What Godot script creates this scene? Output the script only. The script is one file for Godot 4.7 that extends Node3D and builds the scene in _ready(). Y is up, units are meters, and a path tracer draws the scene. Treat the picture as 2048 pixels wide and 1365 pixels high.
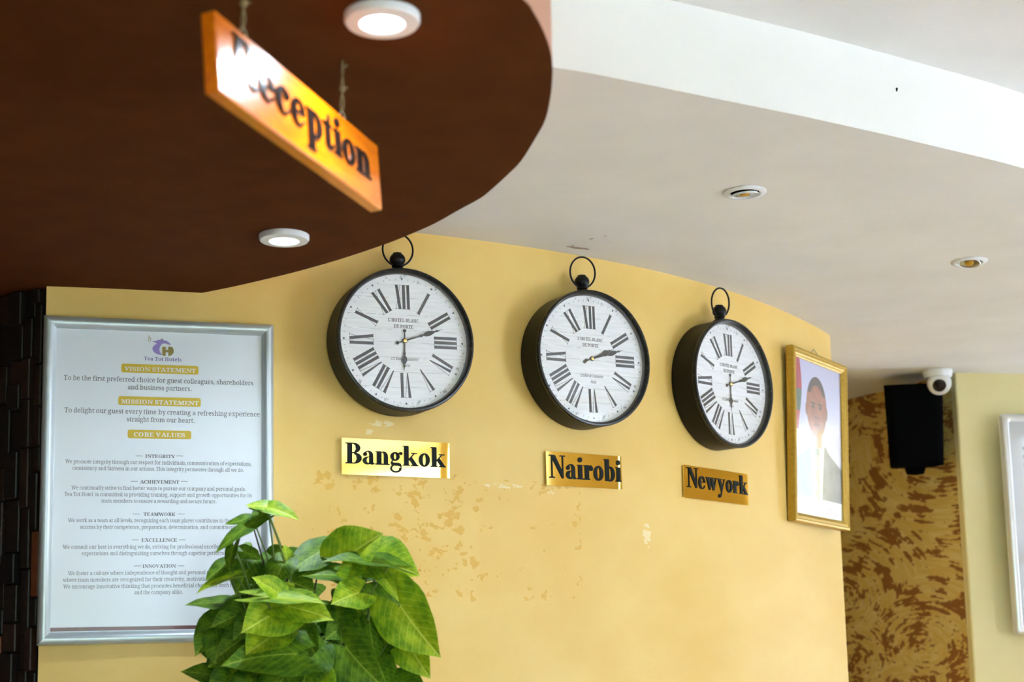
extends Node3D
# A hotel reception corner: a bowed yellow wall with three clocks, a framed statement, a hanging sign and a potted plant.

const EYE := 1.6
const WALL_TOP := 2.46
const SOFFIT := 2.30
const HIGH := 2.61
const FLAT := 0xFFFFFFFF


const LINES := [
	["Tea Tot Hotels", 0.0037, 0.2306, 0.0707, 0.0073, 2],
	["VISION STATEMENT", -0.0006, 0.209, 0.1341, 0.008, 3],
	["To be the first preferred choice for guest colleagues, shareholders", -0.0005, 0.1878, 0.3546, 0.0093, 0],
	["and business partners.", -0.0011, 0.1729, 0.1194, 0.0093, 0],
	["MISSION STATEMENT", -0.0001, 0.1452, 0.1448, 0.008, 3],
	["To delight our guest every time by creating a refreshing experience", 0.0068, 0.1256, 0.3648, 0.0093, 0],
	["straight from our heart.", 0.0016, 0.1105, 0.126, 0.0093, 0],
	["CORE VALUES", -0.0008, 0.0819, 0.0952, 0.008, 3],
	["INTEGRITY", 0.0008, 0.0411, 0.0551, 0.0063, 1],
	["We promote integrity through our respect for individuals, communication of expectations,", 0.0007, 0.0285, 0.346, 0.0073, 0],
	["consistency and fairness in our actions. This integrity permeates through all we do.", 0.0, 0.0162, 0.3181, 0.0073, 0],
	["ACHIEVEMENT", 0.0006, -0.0084, 0.0722, 0.0063, 1],
	["We continually strive to find better ways to pursue our company and personal goals.", 0.0011, -0.0211, 0.3232, 0.0073, 0],
	["Tea Tot Hotel  is committed to providing training, support and growth opportunities for its", 0.0012, -0.0334, 0.3472, 0.0073, 0],
	["team members to ensure a rewarding and secure future.", 0.0006, -0.0457, 0.2129, 0.0073, 0],
	["TEAMWORK", 0.0007, -0.0704, 0.0588, 0.0063, 1],
	["We work as a team at all levels, recognizing each team player contributes to the team's", -0.0024, -0.0826, 0.3259, 0.0073, 0],
	["success by their competence, preparation, determination, and commitment.", 0.0004, -0.0953, 0.288, 0.0073, 0],
	["EXCELLENCE", 0.0009, -0.1196, 0.0656, 0.0063, 1],
	["We commit our best in everything we do, striving for professional excellence in exceeding", 0.001, -0.1326, 0.3494, 0.0073, 0],
	["expectations and distinguishing ourselves through superior performance.", 0.0012, -0.1449, 0.2813, 0.0073, 0],
	["INNOVATION", 0.0014, -0.1689, 0.0614, 0.0063, 1],
	["We foster a culture where independence of thought and personal strengths are valued,", 0.0032, -0.1817, 0.3336, 0.0073, 0],
	["where team members are recognized for their creativity, motivation, tenacity, and skill.", -0.0011, -0.1942, 0.3424, 0.0073, 0],
	["We encourage innovative thinking that promotes beneficial change for both the people", 0.0015, -0.2066, 0.3463, 0.0073, 0],
	["and the company alike.", 0.0009, -0.2187, 0.0888, 0.0073, 0],
]

const DASHES := [[-0.0382, 0.0442, 0.0129], [0.037, 0.0454, 0.0129], [-0.0465, -0.0044, 0.0129], [0.0465, -0.0034, 0.0129], [-0.0421, -0.0669, 0.0133], [0.0415, -0.0665, 0.0131], [-0.0433, -0.1159, 0.0126], [0.0436, -0.116, 0.0128], [-0.0384, -0.1652, 0.0137], [0.0413, -0.1657, 0.013]]

const EMBLEM_VIOLET := [
	[Vector2(-0.0176, 0.2683), Vector2(-0.0111, 0.269), Vector2(-0.0058, 0.2715), Vector2(0.0018, 0.2724), Vector2(0.0105, 0.2705), Vector2(0.0159, 0.2667), Vector2(0.0188, 0.2618), Vector2(0.0149, 0.2632), Vector2(0.0083, 0.2652), Vector2(0.0019, 0.2645), Vector2(-0.0024, 0.2619), Vector2(-0.0067, 0.2631), Vector2(-0.0107, 0.2665)],
	[Vector2(-0.0057, 0.2647), Vector2(-0.011, 0.2622), Vector2(-0.0153, 0.2575), Vector2(-0.0161, 0.253), Vector2(-0.0135, 0.2474), Vector2(-0.0076, 0.2438), Vector2(-0.0011, 0.242), Vector2(0.0032, 0.2422), Vector2(-0.0005, 0.2456), Vector2(-0.0027, 0.2505), Vector2(-0.0028, 0.2557), Vector2(-0.0007, 0.2603), Vector2(0.0019, 0.2638)],
]

const EMBLEM_OLIVE := [
	[Vector2(0.0024, 0.2589), Vector2(0.005, 0.2581), Vector2(0.0088, 0.2591), Vector2(0.009, 0.2408), Vector2(0.0043, 0.2406), Vector2(0.0025, 0.2435)],
	[Vector2(0.0089, 0.2523), Vector2(0.009, 0.2478), Vector2(0.0139, 0.248), Vector2(0.014, 0.241), Vector2(0.0172, 0.2411), Vector2(0.0215, 0.2437), Vector2(0.0241, 0.2477), Vector2(0.0243, 0.2522), Vector2(0.0225, 0.2567), Vector2(0.0203, 0.2593), Vector2(0.0182, 0.2581), Vector2(0.0153, 0.2594), Vector2(0.0138, 0.2586), Vector2(0.0139, 0.2525)],
	[Vector2(-0.0004, 0.2746), Vector2(0.0035, 0.2748), Vector2(0.0039, 0.2725), Vector2(-0.0008, 0.2723)],
]

# leaf: base, tip, width, roll, kind
const LEAVES := [
	[-0.371, 1.668, -2.300, -0.433, 1.630, -2.260, 0.090, 15, 0],
	[-0.366, 1.669, -2.290, -0.290, 1.650, -2.270, 0.071, 35, 0],
	[-0.187, 1.667, -2.310, -0.128, 1.583, -2.270, 0.102, 20, 0],
	[-0.184, 1.617, -2.340, -0.142, 1.549, -2.310, 0.071, 15, 0],
	[-0.282, 1.748, -2.360, -0.218, 1.788, -2.340, 0.093, 20, 0],
	[-0.236, 1.745, -2.370, -0.157, 1.723, -2.350, 0.093, -35, 0],
	[-0.206, 1.733, -2.340, -0.314, 1.753, -2.320, 0.068, 70, 1],
	[-0.279, 1.718, -2.360, -0.353, 1.726, -2.340, 0.062, 58, 1],
	[-0.322, 1.763, -2.380, -0.374, 1.727, -2.340, 0.065, 35, 1],
	[-0.229, 1.736, -2.390, -0.285, 1.714, -2.390, 0.056, 30, 1],
	[-0.203, 1.668, -2.360, -0.270, 1.698, -2.330, 0.071, 40, 1],
	[-0.252, 1.689, -2.310, -0.293, 1.674, -2.280, 0.065, 30, 0],
	[-0.293, 1.658, -2.330, -0.246, 1.606, -2.290, 0.074, 20, 1],
	[-0.240, 1.642, -2.340, -0.227, 1.571, -2.300, 0.059, 25, 1],
	[-0.275, 1.603, -2.300, -0.219, 1.539, -2.260, 0.093, 20, 1],
	[-0.330, 1.586, -2.300, -0.343, 1.525, -2.260, 0.084, 15, 1],
	[-0.349, 1.593, -2.290, -0.462, 1.591, -2.250, 0.102, 42, 1],
	[-0.386, 1.625, -2.300, -0.427, 1.596, -2.260, 0.077, 38, 0],
	[-0.442, 1.664, -2.360, -0.497, 1.642, -2.330, 0.062, 30, 1],
	[-0.490, 1.649, -2.370, -0.526, 1.596, -2.340, 0.062, 30, 1],
	[-0.481, 1.634, -2.360, -0.493, 1.580, -2.330, 0.068, 20, 1],
	[-0.475, 1.679, -2.380, -0.547, 1.682, -2.360, 0.050, 62, 1],
	[-0.480, 1.555, -2.380, -0.551, 1.575, -2.360, 0.059, 45, 1],
	[-0.436, 1.752, -2.380, -0.458, 1.697, -2.330, 0.074, 25, 1],
	[-0.379, 1.688, -2.290, -0.413, 1.717, -2.260, 0.046, 40, 0],
	[-0.402, 1.684, -2.280, -0.301, 1.677, -2.280, 0.059, 66, 0],
	[-0.380, 1.741, -2.340, -0.393, 1.703, -2.310, 0.053, 25, 1],
	[-0.409, 1.833, -2.340, -0.349, 1.815, -2.310, 0.037, 50, 0],
	[-0.406, 1.834, -2.340, -0.443, 1.840, -2.340, 0.034, 58, 0],
	[-0.428, 1.810, -2.340, -0.491, 1.764, -2.310, 0.040, 55, 1],
	[-0.437, 1.816, -2.360, -0.483, 1.813, -2.360, 0.031, 55, 1],
	[-0.410, 1.831, -2.360, -0.435, 1.811, -2.340, 0.034, 40, 1],
	[-0.460, 1.771, -2.330, -0.466, 1.730, -2.310, 0.028, 45, 1],
	[-0.472, 1.742, -2.340, -0.505, 1.716, -2.320, 0.040, 45, 1],
	[-0.465, 1.719, -2.330, -0.519, 1.701, -2.310, 0.034, 62, 0],
	[-0.377, 1.713, -2.360, -0.329, 1.695, -2.340, 0.074, 25, 1],
	[-0.376, 1.742, -2.360, -0.380, 1.774, -2.360, 0.028, 20, 0],
	[-0.450, 1.763, -2.360, -0.418, 1.750, -2.350, 0.034, 40, 1],
	[-0.407, 1.755, -2.380, -0.383, 1.770, -2.360, 0.034, 40, 1],
	[-0.205, 1.611, -2.320, -0.181, 1.629, -2.300, 0.037, 30, 1],
	[-0.226, 1.724, -2.360, -0.180, 1.669, -2.320, 0.050, 50, 0],
	[-0.374, 1.754, -2.390, -0.357, 1.768, -2.390, 0.034, 30, 1],
	[-0.261, 1.652, -2.310, -0.239, 1.684, -2.300, 0.034, 50, 0],
	[-0.410, 1.587, -2.330, -0.348, 1.579, -2.330, 0.062, 50, 1],
	[-0.394, 1.564, -2.320, -0.382, 1.524, -2.300, 0.053, 20, 1],
	[-0.300, 1.573, -2.320, -0.283, 1.523, -2.280, 0.062, 25, 1],
	[-0.450, 1.562, -2.340, -0.408, 1.529, -2.320, 0.062, 35, 1],
	[-0.424, 1.749, -2.380, -0.433, 1.709, -2.350, 0.046, 20, 1],
	[-0.214, 1.650, -2.380, -0.194, 1.584, -2.360, 0.053, 30, 1],
	[-0.518, 1.625, -2.400, -0.516, 1.590, -2.380, 0.037, 25, 1],
	[-0.314, 1.640, -2.494, -0.244, 1.631, -2.474, 0.064, 42, 1],
	[-0.334, 1.630, -2.434, -0.394, 1.598, -2.414, 0.080, 43, 1],
	[-0.332, 1.593, -2.415, -0.272, 1.575, -2.395, 0.083, -5, 1],
	[-0.285, 1.648, -2.419, -0.247, 1.659, -2.399, 0.074, -29, 1],
	[-0.383, 1.666, -2.473, -0.452, 1.661, -2.453, 0.062, -30, 1],
	[-0.442, 1.646, -2.488, -0.478, 1.663, -2.468, 0.069, 11, 1],
	[-0.377, 1.652, -2.492, -0.419, 1.607, -2.472, 0.065, 4, 1],
	[-0.442, 1.678, -2.433, -0.481, 1.629, -2.413, 0.071, -28, 1],
	[-0.335, 1.650, -2.519, -0.302, 1.671, -2.499, 0.069, -15, 1],
	[-0.454, 1.660, -2.420, -0.410, 1.678, -2.400, 0.074, -22, 1],
	[-0.380, 1.694, -2.418, -0.440, 1.684, -2.398, 0.072, -33, 1],
	[-0.406, 1.653, -2.423, -0.397, 1.672, -2.403, 0.076, 1, 1],
	[-0.464, 1.661, -2.471, -0.530, 1.643, -2.451, 0.082, 15, 1],
	[-0.343, 1.607, -2.433, -0.301, 1.621, -2.413, 0.071, -9, 1],
	[-0.416, 1.657, -2.460, -0.417, 1.600, -2.440, 0.081, 43, 1],
	[-0.398, 1.643, -2.509, -0.402, 1.675, -2.489, 0.067, -39, 1],
	[-0.394, 1.643, -2.459, -0.387, 1.676, -2.439, 0.082, -29, 1],
	[-0.329, 1.646, -2.528, -0.321, 1.679, -2.508, 0.083, -41, 1],
	[-0.311, 1.627, -2.474, -0.244, 1.601, -2.454, 0.075, -5, 1],
	[-0.384, 1.567, -2.422, -0.388, 1.587, -2.402, 0.075, -19, 1],
	[-0.457, 1.603, -2.496, -0.498, 1.549, -2.476, 0.073, -28, 1],
	[-0.443, 1.604, -2.426, -0.389, 1.591, -2.406, 0.077, 30, 1],
	[-0.294, 1.599, -2.451, -0.276, 1.629, -2.431, 0.070, -12, 1],
	[-0.360, 1.657, -2.520, -0.390, 1.596, -2.500, 0.083, 27, 1],
	[-0.365, 1.625, -2.516, -0.430, 1.629, -2.496, 0.075, 41, 1],
	[-0.353, 1.614, -2.447, -0.378, 1.566, -2.427, 0.062, -11, 1],
	[-0.314, 1.624, -2.485, -0.253, 1.621, -2.465, 0.074, 39, 1],
	[-0.380, 1.691, -2.432, -0.414, 1.633, -2.412, 0.069, 21, 1],
	[-0.422, 1.579, -2.438, -0.384, 1.593, -2.418, 0.060, 32, 1],
	[-0.404, 1.606, -2.465, -0.407, 1.555, -2.445, 0.065, 5, 1],
	[-0.366, 1.594, -2.525, -0.306, 1.591, -2.505, 0.060, 4, 1],
	[-0.470, 1.675, -2.501, -0.410, 1.679, -2.481, 0.083, 21, 1],
	[-0.271, 1.649, -2.432, -0.334, 1.630, -2.412, 0.070, 32, 1],
	[-0.405, 1.645, -2.425, -0.363, 1.602, -2.405, 0.065, -10, 1],
	[-0.287, 1.615, -2.486, -0.338, 1.575, -2.466, 0.062, -37, 1],
	[-0.322, 1.573, -2.515, -0.271, 1.531, -2.495, 0.073, -43, 1],
	[-0.339, 1.653, -2.481, -0.308, 1.601, -2.461, 0.060, 12, 1],
	[-0.395, 1.646, -2.413, -0.440, 1.616, -2.393, 0.073, -4, 1],
	[-0.351, 1.648, -2.418, -0.409, 1.618, -2.398, 0.068, 16, 1],
	[-0.382, 1.602, -2.515, -0.434, 1.608, -2.495, 0.080, 30, 1],
	[-0.406, 1.624, -2.471, -0.441, 1.642, -2.451, 0.075, 39, 1],
	[-0.365, 1.647, -2.448, -0.306, 1.656, -2.428, 0.077, -2, 1],
	[-0.440, 1.650, -2.462, -0.402, 1.601, -2.442, 0.060, 20, 1],
	[-0.400, 1.600, -2.443, -0.330, 1.599, -2.423, 0.069, 6, 1],
	[-0.313, 1.592, -2.495, -0.335, 1.544, -2.475, 0.072, -42, 1],
	[-0.453, 1.655, -2.440, -0.385, 1.630, -2.420, 0.070, -38, 1],
	[-0.489, 1.649, -2.512, -0.502, 1.600, -2.492, 0.082, 0, 1],
	[-0.286, 1.665, -2.429, -0.290, 1.698, -2.409, 0.080, -7, 1],
	[-0.385, 1.591, -2.419, -0.344, 1.608, -2.399, 0.066, -19, 1],
	[-0.416, 1.698, -2.494, -0.467, 1.696, -2.474, 0.063, -39, 1],
	[-0.406, 1.659, -2.468, -0.452, 1.633, -2.448, 0.074, 43, 1],
	[-0.319, 1.626, -2.512, -0.383, 1.608, -2.492, 0.071, 6, 1],
	[-0.474, 1.636, -2.497, -0.421, 1.642, -2.477, 0.075, -11, 1],
	[-0.357, 1.682, -2.524, -0.421, 1.666, -2.504, 0.075, 12, 1],
	[-0.439, 1.596, -2.449, -0.396, 1.608, -2.429, 0.076, -19, 1],
	[-0.342, 1.619, -2.480, -0.360, 1.646, -2.460, 0.074, 3, 1],
	[-0.291, 1.645, -2.506, -0.222, 1.639, -2.486, 0.077, 39, 1],
	[-0.410, 1.609, -2.525, -0.354, 1.590, -2.505, 0.071, -34, 1],
	[-0.328, 1.606, -2.479, -0.367, 1.632, -2.459, 0.067, 18, 1],
	[-0.360, 1.606, -2.475, -0.309, 1.558, -2.455, 0.070, -24, 1],
	[-0.233, 1.579, -2.367, -0.239, 1.530, -2.337, 0.060, -25, 0],
	[-0.473, 1.575, -2.410, -0.525, 1.549, -2.380, 0.077, 19, 1],
	[-0.413, 1.558, -2.388, -0.391, 1.520, -2.358, 0.075, 1, 1],
	[-0.399, 1.546, -2.372, -0.423, 1.514, -2.342, 0.076, 30, 1],
	[-0.408, 1.620, -2.404, -0.455, 1.593, -2.374, 0.064, 0, 0],
	[-0.359, 1.583, -2.361, -0.323, 1.547, -2.331, 0.078, -10, 1],
	[-0.217, 1.546, -2.391, -0.273, 1.519, -2.361, 0.061, 26, 0],
	[-0.291, 1.538, -2.406, -0.305, 1.488, -2.376, 0.060, 31, 0],
	[-0.382, 1.564, -2.365, -0.354, 1.517, -2.335, 0.078, 12, 0],
	[-0.431, 1.551, -2.354, -0.370, 1.579, -2.324, 0.067, -14, 1],
	[-0.320, 1.617, -2.425, -0.325, 1.578, -2.395, 0.065, -30, 1],
	[-0.292, 1.572, -2.429, -0.333, 1.548, -2.399, 0.067, 28, 0],
	[-0.450, 1.617, -2.363, -0.406, 1.661, -2.333, 0.076, 25, 1],
	[-0.441, 1.619, -2.383, -0.497, 1.592, -2.353, 0.059, -29, 0],
	[-0.277, 1.558, -2.423, -0.325, 1.537, -2.393, 0.058, 12, 1],
	[-0.454, 1.536, -2.346, -0.409, 1.509, -2.316, 0.079, 10, 1],
	[-0.255, 1.569, -2.420, -0.244, 1.620, -2.390, 0.074, -30, 1],
	[-0.226, 1.561, -2.350, -0.252, 1.514, -2.320, 0.057, -36, 1],
	[-0.377, 1.561, -2.373, -0.359, 1.519, -2.343, 0.060, 37, 1],
	[-0.461, 1.607, -2.372, -0.459, 1.557, -2.342, 0.065, -16, 0],
	[-0.478, 1.622, -2.423, -0.452, 1.585, -2.393, 0.068, 36, 1],
	[-0.447, 1.587, -2.424, -0.398, 1.561, -2.394, 0.067, 3, 0],
	[-0.404, 1.581, -2.353, -0.448, 1.562, -2.323, 0.080, -16, 1],
	[-0.231, 1.617, -2.376, -0.198, 1.586, -2.346, 0.056, -18, 1],
	[-0.288, 1.608, -2.391, -0.307, 1.573, -2.361, 0.065, -34, 1],
	[-0.466, 1.555, -2.358, -0.502, 1.525, -2.328, 0.065, -1, 1],
	[-0.278, 1.589, -2.355, -0.303, 1.543, -2.325, 0.071, 23, 1],
	[-0.385, 1.582, -2.359, -0.357, 1.536, -2.329, 0.069, 18, 1],
	[-0.280, 1.559, -2.407, -0.314, 1.531, -2.377, 0.069, 14, 0],
	[-0.456, 1.619, -2.414, -0.461, 1.567, -2.384, 0.075, -34, 1],
	[-0.442, 1.615, -2.394, -0.459, 1.561, -2.364, 0.060, -16, 1],
	[-0.274, 1.557, -2.377, -0.318, 1.538, -2.347, 0.066, 18, 1],
	[-0.239, 1.591, -2.386, -0.197, 1.548, -2.356, 0.062, 19, 1],
	[-0.275, 1.543, -2.382, -0.277, 1.492, -2.352, 0.058, -34, 0],
	[-0.346, 1.554, -2.404, -0.322, 1.505, -2.374, 0.058, -13, 1],
	[-0.192, 1.533, -2.354, -0.143, 1.506, -2.324, 0.071, -8, 1],
	[-0.440, 1.623, -2.380, -0.454, 1.584, -2.350, 0.066, -30, 1],
	[-0.239, 1.558, -2.379, -0.189, 1.536, -2.349, 0.073, -13, 1],
	[-0.262, 1.610, -2.425, -0.274, 1.564, -2.395, 0.061, -26, 1],
	[-0.425, 1.548, -2.349, -0.404, 1.497, -2.319, 0.063, -23, 1],
	[-0.277, 1.612, -2.368, -0.296, 1.560, -2.338, 0.066, -14, 1],
	[-0.443, 1.623, -2.350, -0.482, 1.594, -2.320, 0.059, 25, 1],
	[-0.422, 1.651, -2.340, -0.456, 1.621, -2.310, 0.059, 20, 1],
	[-0.457, 1.595, -2.360, -0.501, 1.580, -2.330, 0.053, 35, 1],
	[-0.270, 1.643, -2.330, -0.306, 1.618, -2.300, 0.056, 20, 1],
	[-0.348, 1.631, -2.330, -0.322, 1.585, -2.310, 0.062, 25, 1],
	[-0.226, 1.576, -2.340, -0.205, 1.525, -2.310, 0.059, 20, 1],
	[-0.319, 1.553, -2.290, -0.300, 1.506, -2.250, 0.068, 20, 0],
	[-0.369, 1.557, -2.280, -0.396, 1.515, -2.250, 0.068, 25, 1],
	[-0.427, 1.555, -2.320, -0.452, 1.517, -2.290, 0.062, 25, 1],
	[-0.251, 1.558, -2.310, -0.261, 1.509, -2.270, 0.065, 20, 1],
]

var M := {}
var used := {}
var serif: SystemFont
var serif_bold: SystemFont


# ---------------------------------------------------------------- plan of the bowed wall
func wall_z(x: float) -> float:
	return (((-0.055684 * x - 0.176052) * x - 0.345707) * x - 0.590622) * x - 2.992698

func wall_turn(x: float) -> float:
	return atan(((0.222738 * x + 0.528156) * x + 0.691414) * x + 0.590622)

func on_wall(x: float, y: float, turn: float, off := 0.0) -> Transform3D:
	var b := Basis(Vector3.UP, turn)
	return Transform3D(b, Vector3(x, EYE + y, wall_z(x)) + b.z * off)


# ---------------------------------------------------------------- mesh helpers (corners run counter-clockwise seen from outside)
func tool_new() -> SurfaceTool:
	var st := SurfaceTool.new()
	st.begin(Mesh.PRIMITIVE_TRIANGLES)
	return st

func tri(st: SurfaceTool, a: Vector3, b: Vector3, c: Vector3) -> void:
	st.add_vertex(a)
	st.add_vertex(c)
	st.add_vertex(b)

func quad(st: SurfaceTool, a: Vector3, b: Vector3, c: Vector3, d: Vector3) -> void:
	tri(st, a, b, c)
	tri(st, a, c, d)

func vert_uv(st: SurfaceTool, p: Vector3, uv: Vector2) -> void:
	st.set_uv(uv)
	st.add_vertex(p)

func quad_uv(st: SurfaceTool, p: Array, t: Array) -> void:
	for k in [0, 2, 1, 0, 3, 2]:
		vert_uv(st, p[k], t[k])

func box(st: SurfaceTool, lo: Vector3, hi: Vector3, ch := 0.0, t := Transform3D.IDENTITY) -> void:
	st.set_smooth_group(FLAT)
	var c := (lo + hi) / 2.0
	var h := (hi - lo) / 2.0
	ch = minf(ch, minf(h.x, minf(h.y, h.z)) * 0.9)
	var axes := [Vector3.RIGHT, Vector3.UP, Vector3.BACK]
	var corner := func(s: Vector3, k: int) -> Vector3:
		var q := s * h
		for j in 3:
			if j != k:
				q[j] -= s[j] * ch
		return t * (c + q)
	for k in 3:
		var u: Vector3 = axes[(k + 1) % 3]
		var v: Vector3 = axes[(k + 2) % 3]
		var n: Vector3 = axes[k]
		for s in [1.0, -1.0]:
			var a := [n * s - u - v, n * s + u - v, n * s + u + v, n * s - u + v]
			if s < 0:
				a.reverse()
			quad(st, corner.call(a[0], k), corner.call(a[1], k), corner.call(a[2], k), corner.call(a[3], k))
	if ch <= 0.0:
		return
	for k in 3:
		var u: Vector3 = axes[(k + 1) % 3]
		var v: Vector3 = axes[(k + 2) % 3]
		var w: Vector3 = axes[k]
		for su in [1.0, -1.0]:
			for sv in [1.0, -1.0]:
				var p: Vector3 = u * su + v * sv
				var q := [corner.call(p - w, (k + 1) % 3), corner.call(p - w, (k + 2) % 3), corner.call(p + w, (k + 2) % 3), corner.call(p + w, (k + 1) % 3)]
				if su * sv < 0:
					q.reverse()
				quad(st, q[0], q[1], q[2], q[3])
	for sx in [1.0, -1.0]:
		for sy in [1.0, -1.0]:
			for sz in [1.0, -1.0]:
				var s := Vector3(sx, sy, sz)
				var q := [corner.call(s, 0), corner.call(s, 1), corner.call(s, 2)]
				if sx * sy * sz < 0:
					q.reverse()
				tri(st, q[0], q[1], q[2])

func lathe(st: SurfaceTool, profile: Array, n := 48, t := Transform3D.IDENTITY) -> void:
	# profile points (radius, height along local z), from the front inwards or outwards
	var g := 1
	for j in profile.size() - 1:
		var p: Vector2 = profile[j]
		var q: Vector2 = profile[j + 1]
		if j > 0 and absf((p - profile[j - 1]).angle_to(q - p)) > 0.7:
			g += 1
		st.set_smooth_group(g)
		for i in n:
			var a := TAU * i / n
			var b := TAU * (i + 1) / n
			var pa := Vector3(cos(a) * p.x, sin(a) * p.x, p.y)
			var pb := Vector3(cos(b) * p.x, sin(b) * p.x, p.y)
			var qa := Vector3(cos(a) * q.x, sin(a) * q.x, q.y)
			var qb := Vector3(cos(b) * q.x, sin(b) * q.x, q.y)
			if p.x > 1e-6:
				tri(st, t * pa, t * pb, t * qb)
			if q.x > 1e-6:
				tri(st, t * pa, t * qb, t * qa)

func tube(st: SurfaceTool, path: Array, r0: float, r1: float, n := 8, closed := false) -> void:
	st.set_smooth_group(1)
	var m := path.size()
	var rings := []
	var side := Vector3.ZERO
	for i in m:
		var d: Vector3
		if closed:
			d = (path[(i + 1) % m] - path[(i + m - 1) % m]).normalized()
		else:
			d = (path[mini(i + 1, m - 1)] - path[maxi(i - 1, 0)]).normalized()
		if side == Vector3.ZERO:
			side = d.cross(Vector3.UP if absf(d.y) < 0.9 else Vector3.RIGHT).normalized()
		side = (side - d * side.dot(d)).normalized()
		var up := d.cross(side)
		var r := lerpf(r0, r1, float(i) / maxf(1.0, m - 1))
		var ring := []
		for k in n:
			var a := TAU * k / n
			ring.append(path[i] + (side * cos(a) + up * sin(a)) * r)
		rings.append(ring)
	for i in (m if closed else m - 1):
		var a: Array = rings[i]
		var b: Array = rings[(i + 1) % m]
		for k in n:
			quad(st, a[k], a[(k + 1) % n], b[(k + 1) % n], b[k])

func prism(st: SurfaceTool, poly: Array, z0: float, z1: float, bend: Variant = null, smooth_sides := false) -> void:
	# poly in the xy plane, raised along z
	var p := PackedVector2Array(poly)
	if Geometry2D.is_polygon_clockwise(p):
		p.reverse()
	var at := func(v: Vector2, z: float) -> Vector3:
		var q := Vector3(v.x, v.y, z)
		return bend.call(q) if bend != null else q
	st.set_smooth_group(FLAT)
	var idx := Geometry2D.triangulate_polygon(p)
	for k in range(0, idx.size(), 3):
		var a := p[idx[k]]
		var b := p[idx[k + 1]]
		var c := p[idx[k + 2]]
		if (b - a).cross(c - a) < 0:
			var w := b
			b = c
			c = w
		tri(st, at.call(a, z1), at.call(b, z1), at.call(c, z1))
		tri(st, at.call(a, z0), at.call(c, z0), at.call(b, z0))
	st.set_smooth_group(3 if smooth_sides else FLAT)
	for k in p.size():
		var a := p[k]
		var b := p[(k + 1) % p.size()]
		quad(st, at.call(a, z0), at.call(b, z0), at.call(b, z1), at.call(a, z1))

func spline(pts: Array, per := 8) -> Array:
	var out := []
	for i in pts.size() - 1:
		var a: Vector2 = pts[maxi(i - 1, 0)]
		var d: Vector2 = pts[mini(i + 2, pts.size() - 1)]
		for k in per:
			out.append((pts[i] as Vector2).cubic_interpolate(pts[i + 1], a, d, float(k) / per))
	out.append(pts[-1])
	return out

func put(parent: Node, called: String, st: SurfaceTool, m: Material) -> MeshInstance3D:
	st.generate_normals()
	var o := MeshInstance3D.new()
	o.name = called
	o.mesh = st.commit()
	o.material_override = m
	parent.add_child(o, true)
	return o

func numbered(called: String) -> String:
	var n: int = used.get(called, 0)
	used[called] = n + 1
	return called if n == 0 else "%s_%03d" % [called, n]

func tag(o: Node, label: String, category: String, group := "") -> void:
	o.set_meta("label", label)
	o.set_meta("category", category)
	if group:
		o.set_meta("group", group)

func thing(called: String, label: String, category: String, t: Transform3D, group := "") -> Node3D:
	var o := Node3D.new()
	o.name = numbered(called)
	o.transform = t
	add_child(o)
	tag(o, label, category, group)
	return o

func structure(called: String, st: SurfaceTool, m: Material, label: String) -> MeshInstance3D:
	var o := put(self, called, st, m)
	o.set_meta("kind", "structure")
	o.set_meta("label", label)
	return o

func rails(parent: Node, called: String, w: float, h: float, profile: Array, m: Material) -> void:
	# four mitred bars round a w by h rectangle; profile points (inset, height)
	var corner := func(k: int, p: Vector2) -> Vector3:
		var s: Vector2 = [Vector2(-1, 1), Vector2(-1, -1), Vector2(1, -1), Vector2(1, 1)][k % 4]
		return Vector3(s.x * (w / 2 - p.x), s.y * (h / 2 - p.x), p.y)
	for k in 4:
		var st := tool_new()
		var g := 1
		for j in profile.size() - 1:
			if j > 0 and absf((profile[j] - profile[j - 1]).angle_to(profile[j + 1] - profile[j])) > 0.9:
				g += 1
			st.set_smooth_group(g)
			quad(st, corner.call(k, profile[j]), corner.call(k + 1, profile[j]), corner.call(k + 1, profile[j + 1]), corner.call(k, profile[j + 1]))
		put(parent, called, st, m)

func sheet(parent: Node, called: String, w: float, h: float, z: float, thick: float, m: Material) -> MeshInstance3D:
	# a thin upright board with its picture coordinates on the front
	var st := tool_new()
	st.set_smooth_group(FLAT)
	var x := w / 2
	var y := h / 2
	quad_uv(st, [Vector3(-x, -y, z), Vector3(x, -y, z), Vector3(x, y, z), Vector3(-x, y, z)], [Vector2(0, 1), Vector2(1, 1), Vector2(1, 0), Vector2(0, 0)])
	if thick > 0.0:
		st.set_uv(Vector2(0.5, 0.02))
		var b := z - thick
		quad(st, Vector3(x, -y, b), Vector3(-x, -y, b), Vector3(-x, y, b), Vector3(x, y, b))
		quad(st, Vector3(-x, -y, b), Vector3(x, -y, b), Vector3(x, -y, z), Vector3(-x, -y, z))
		quad(st, Vector3(x, y, b), Vector3(-x, y, b), Vector3(-x, y, z), Vector3(x, y, z))
		quad(st, Vector3(-x, y, b), Vector3(-x, -y, b), Vector3(-x, -y, z), Vector3(-x, y, z))
		quad(st, Vector3(x, -y, b), Vector3(x, y, b), Vector3(x, y, z), Vector3(x, -y, z))
	return put(parent, called, st, m)

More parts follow.
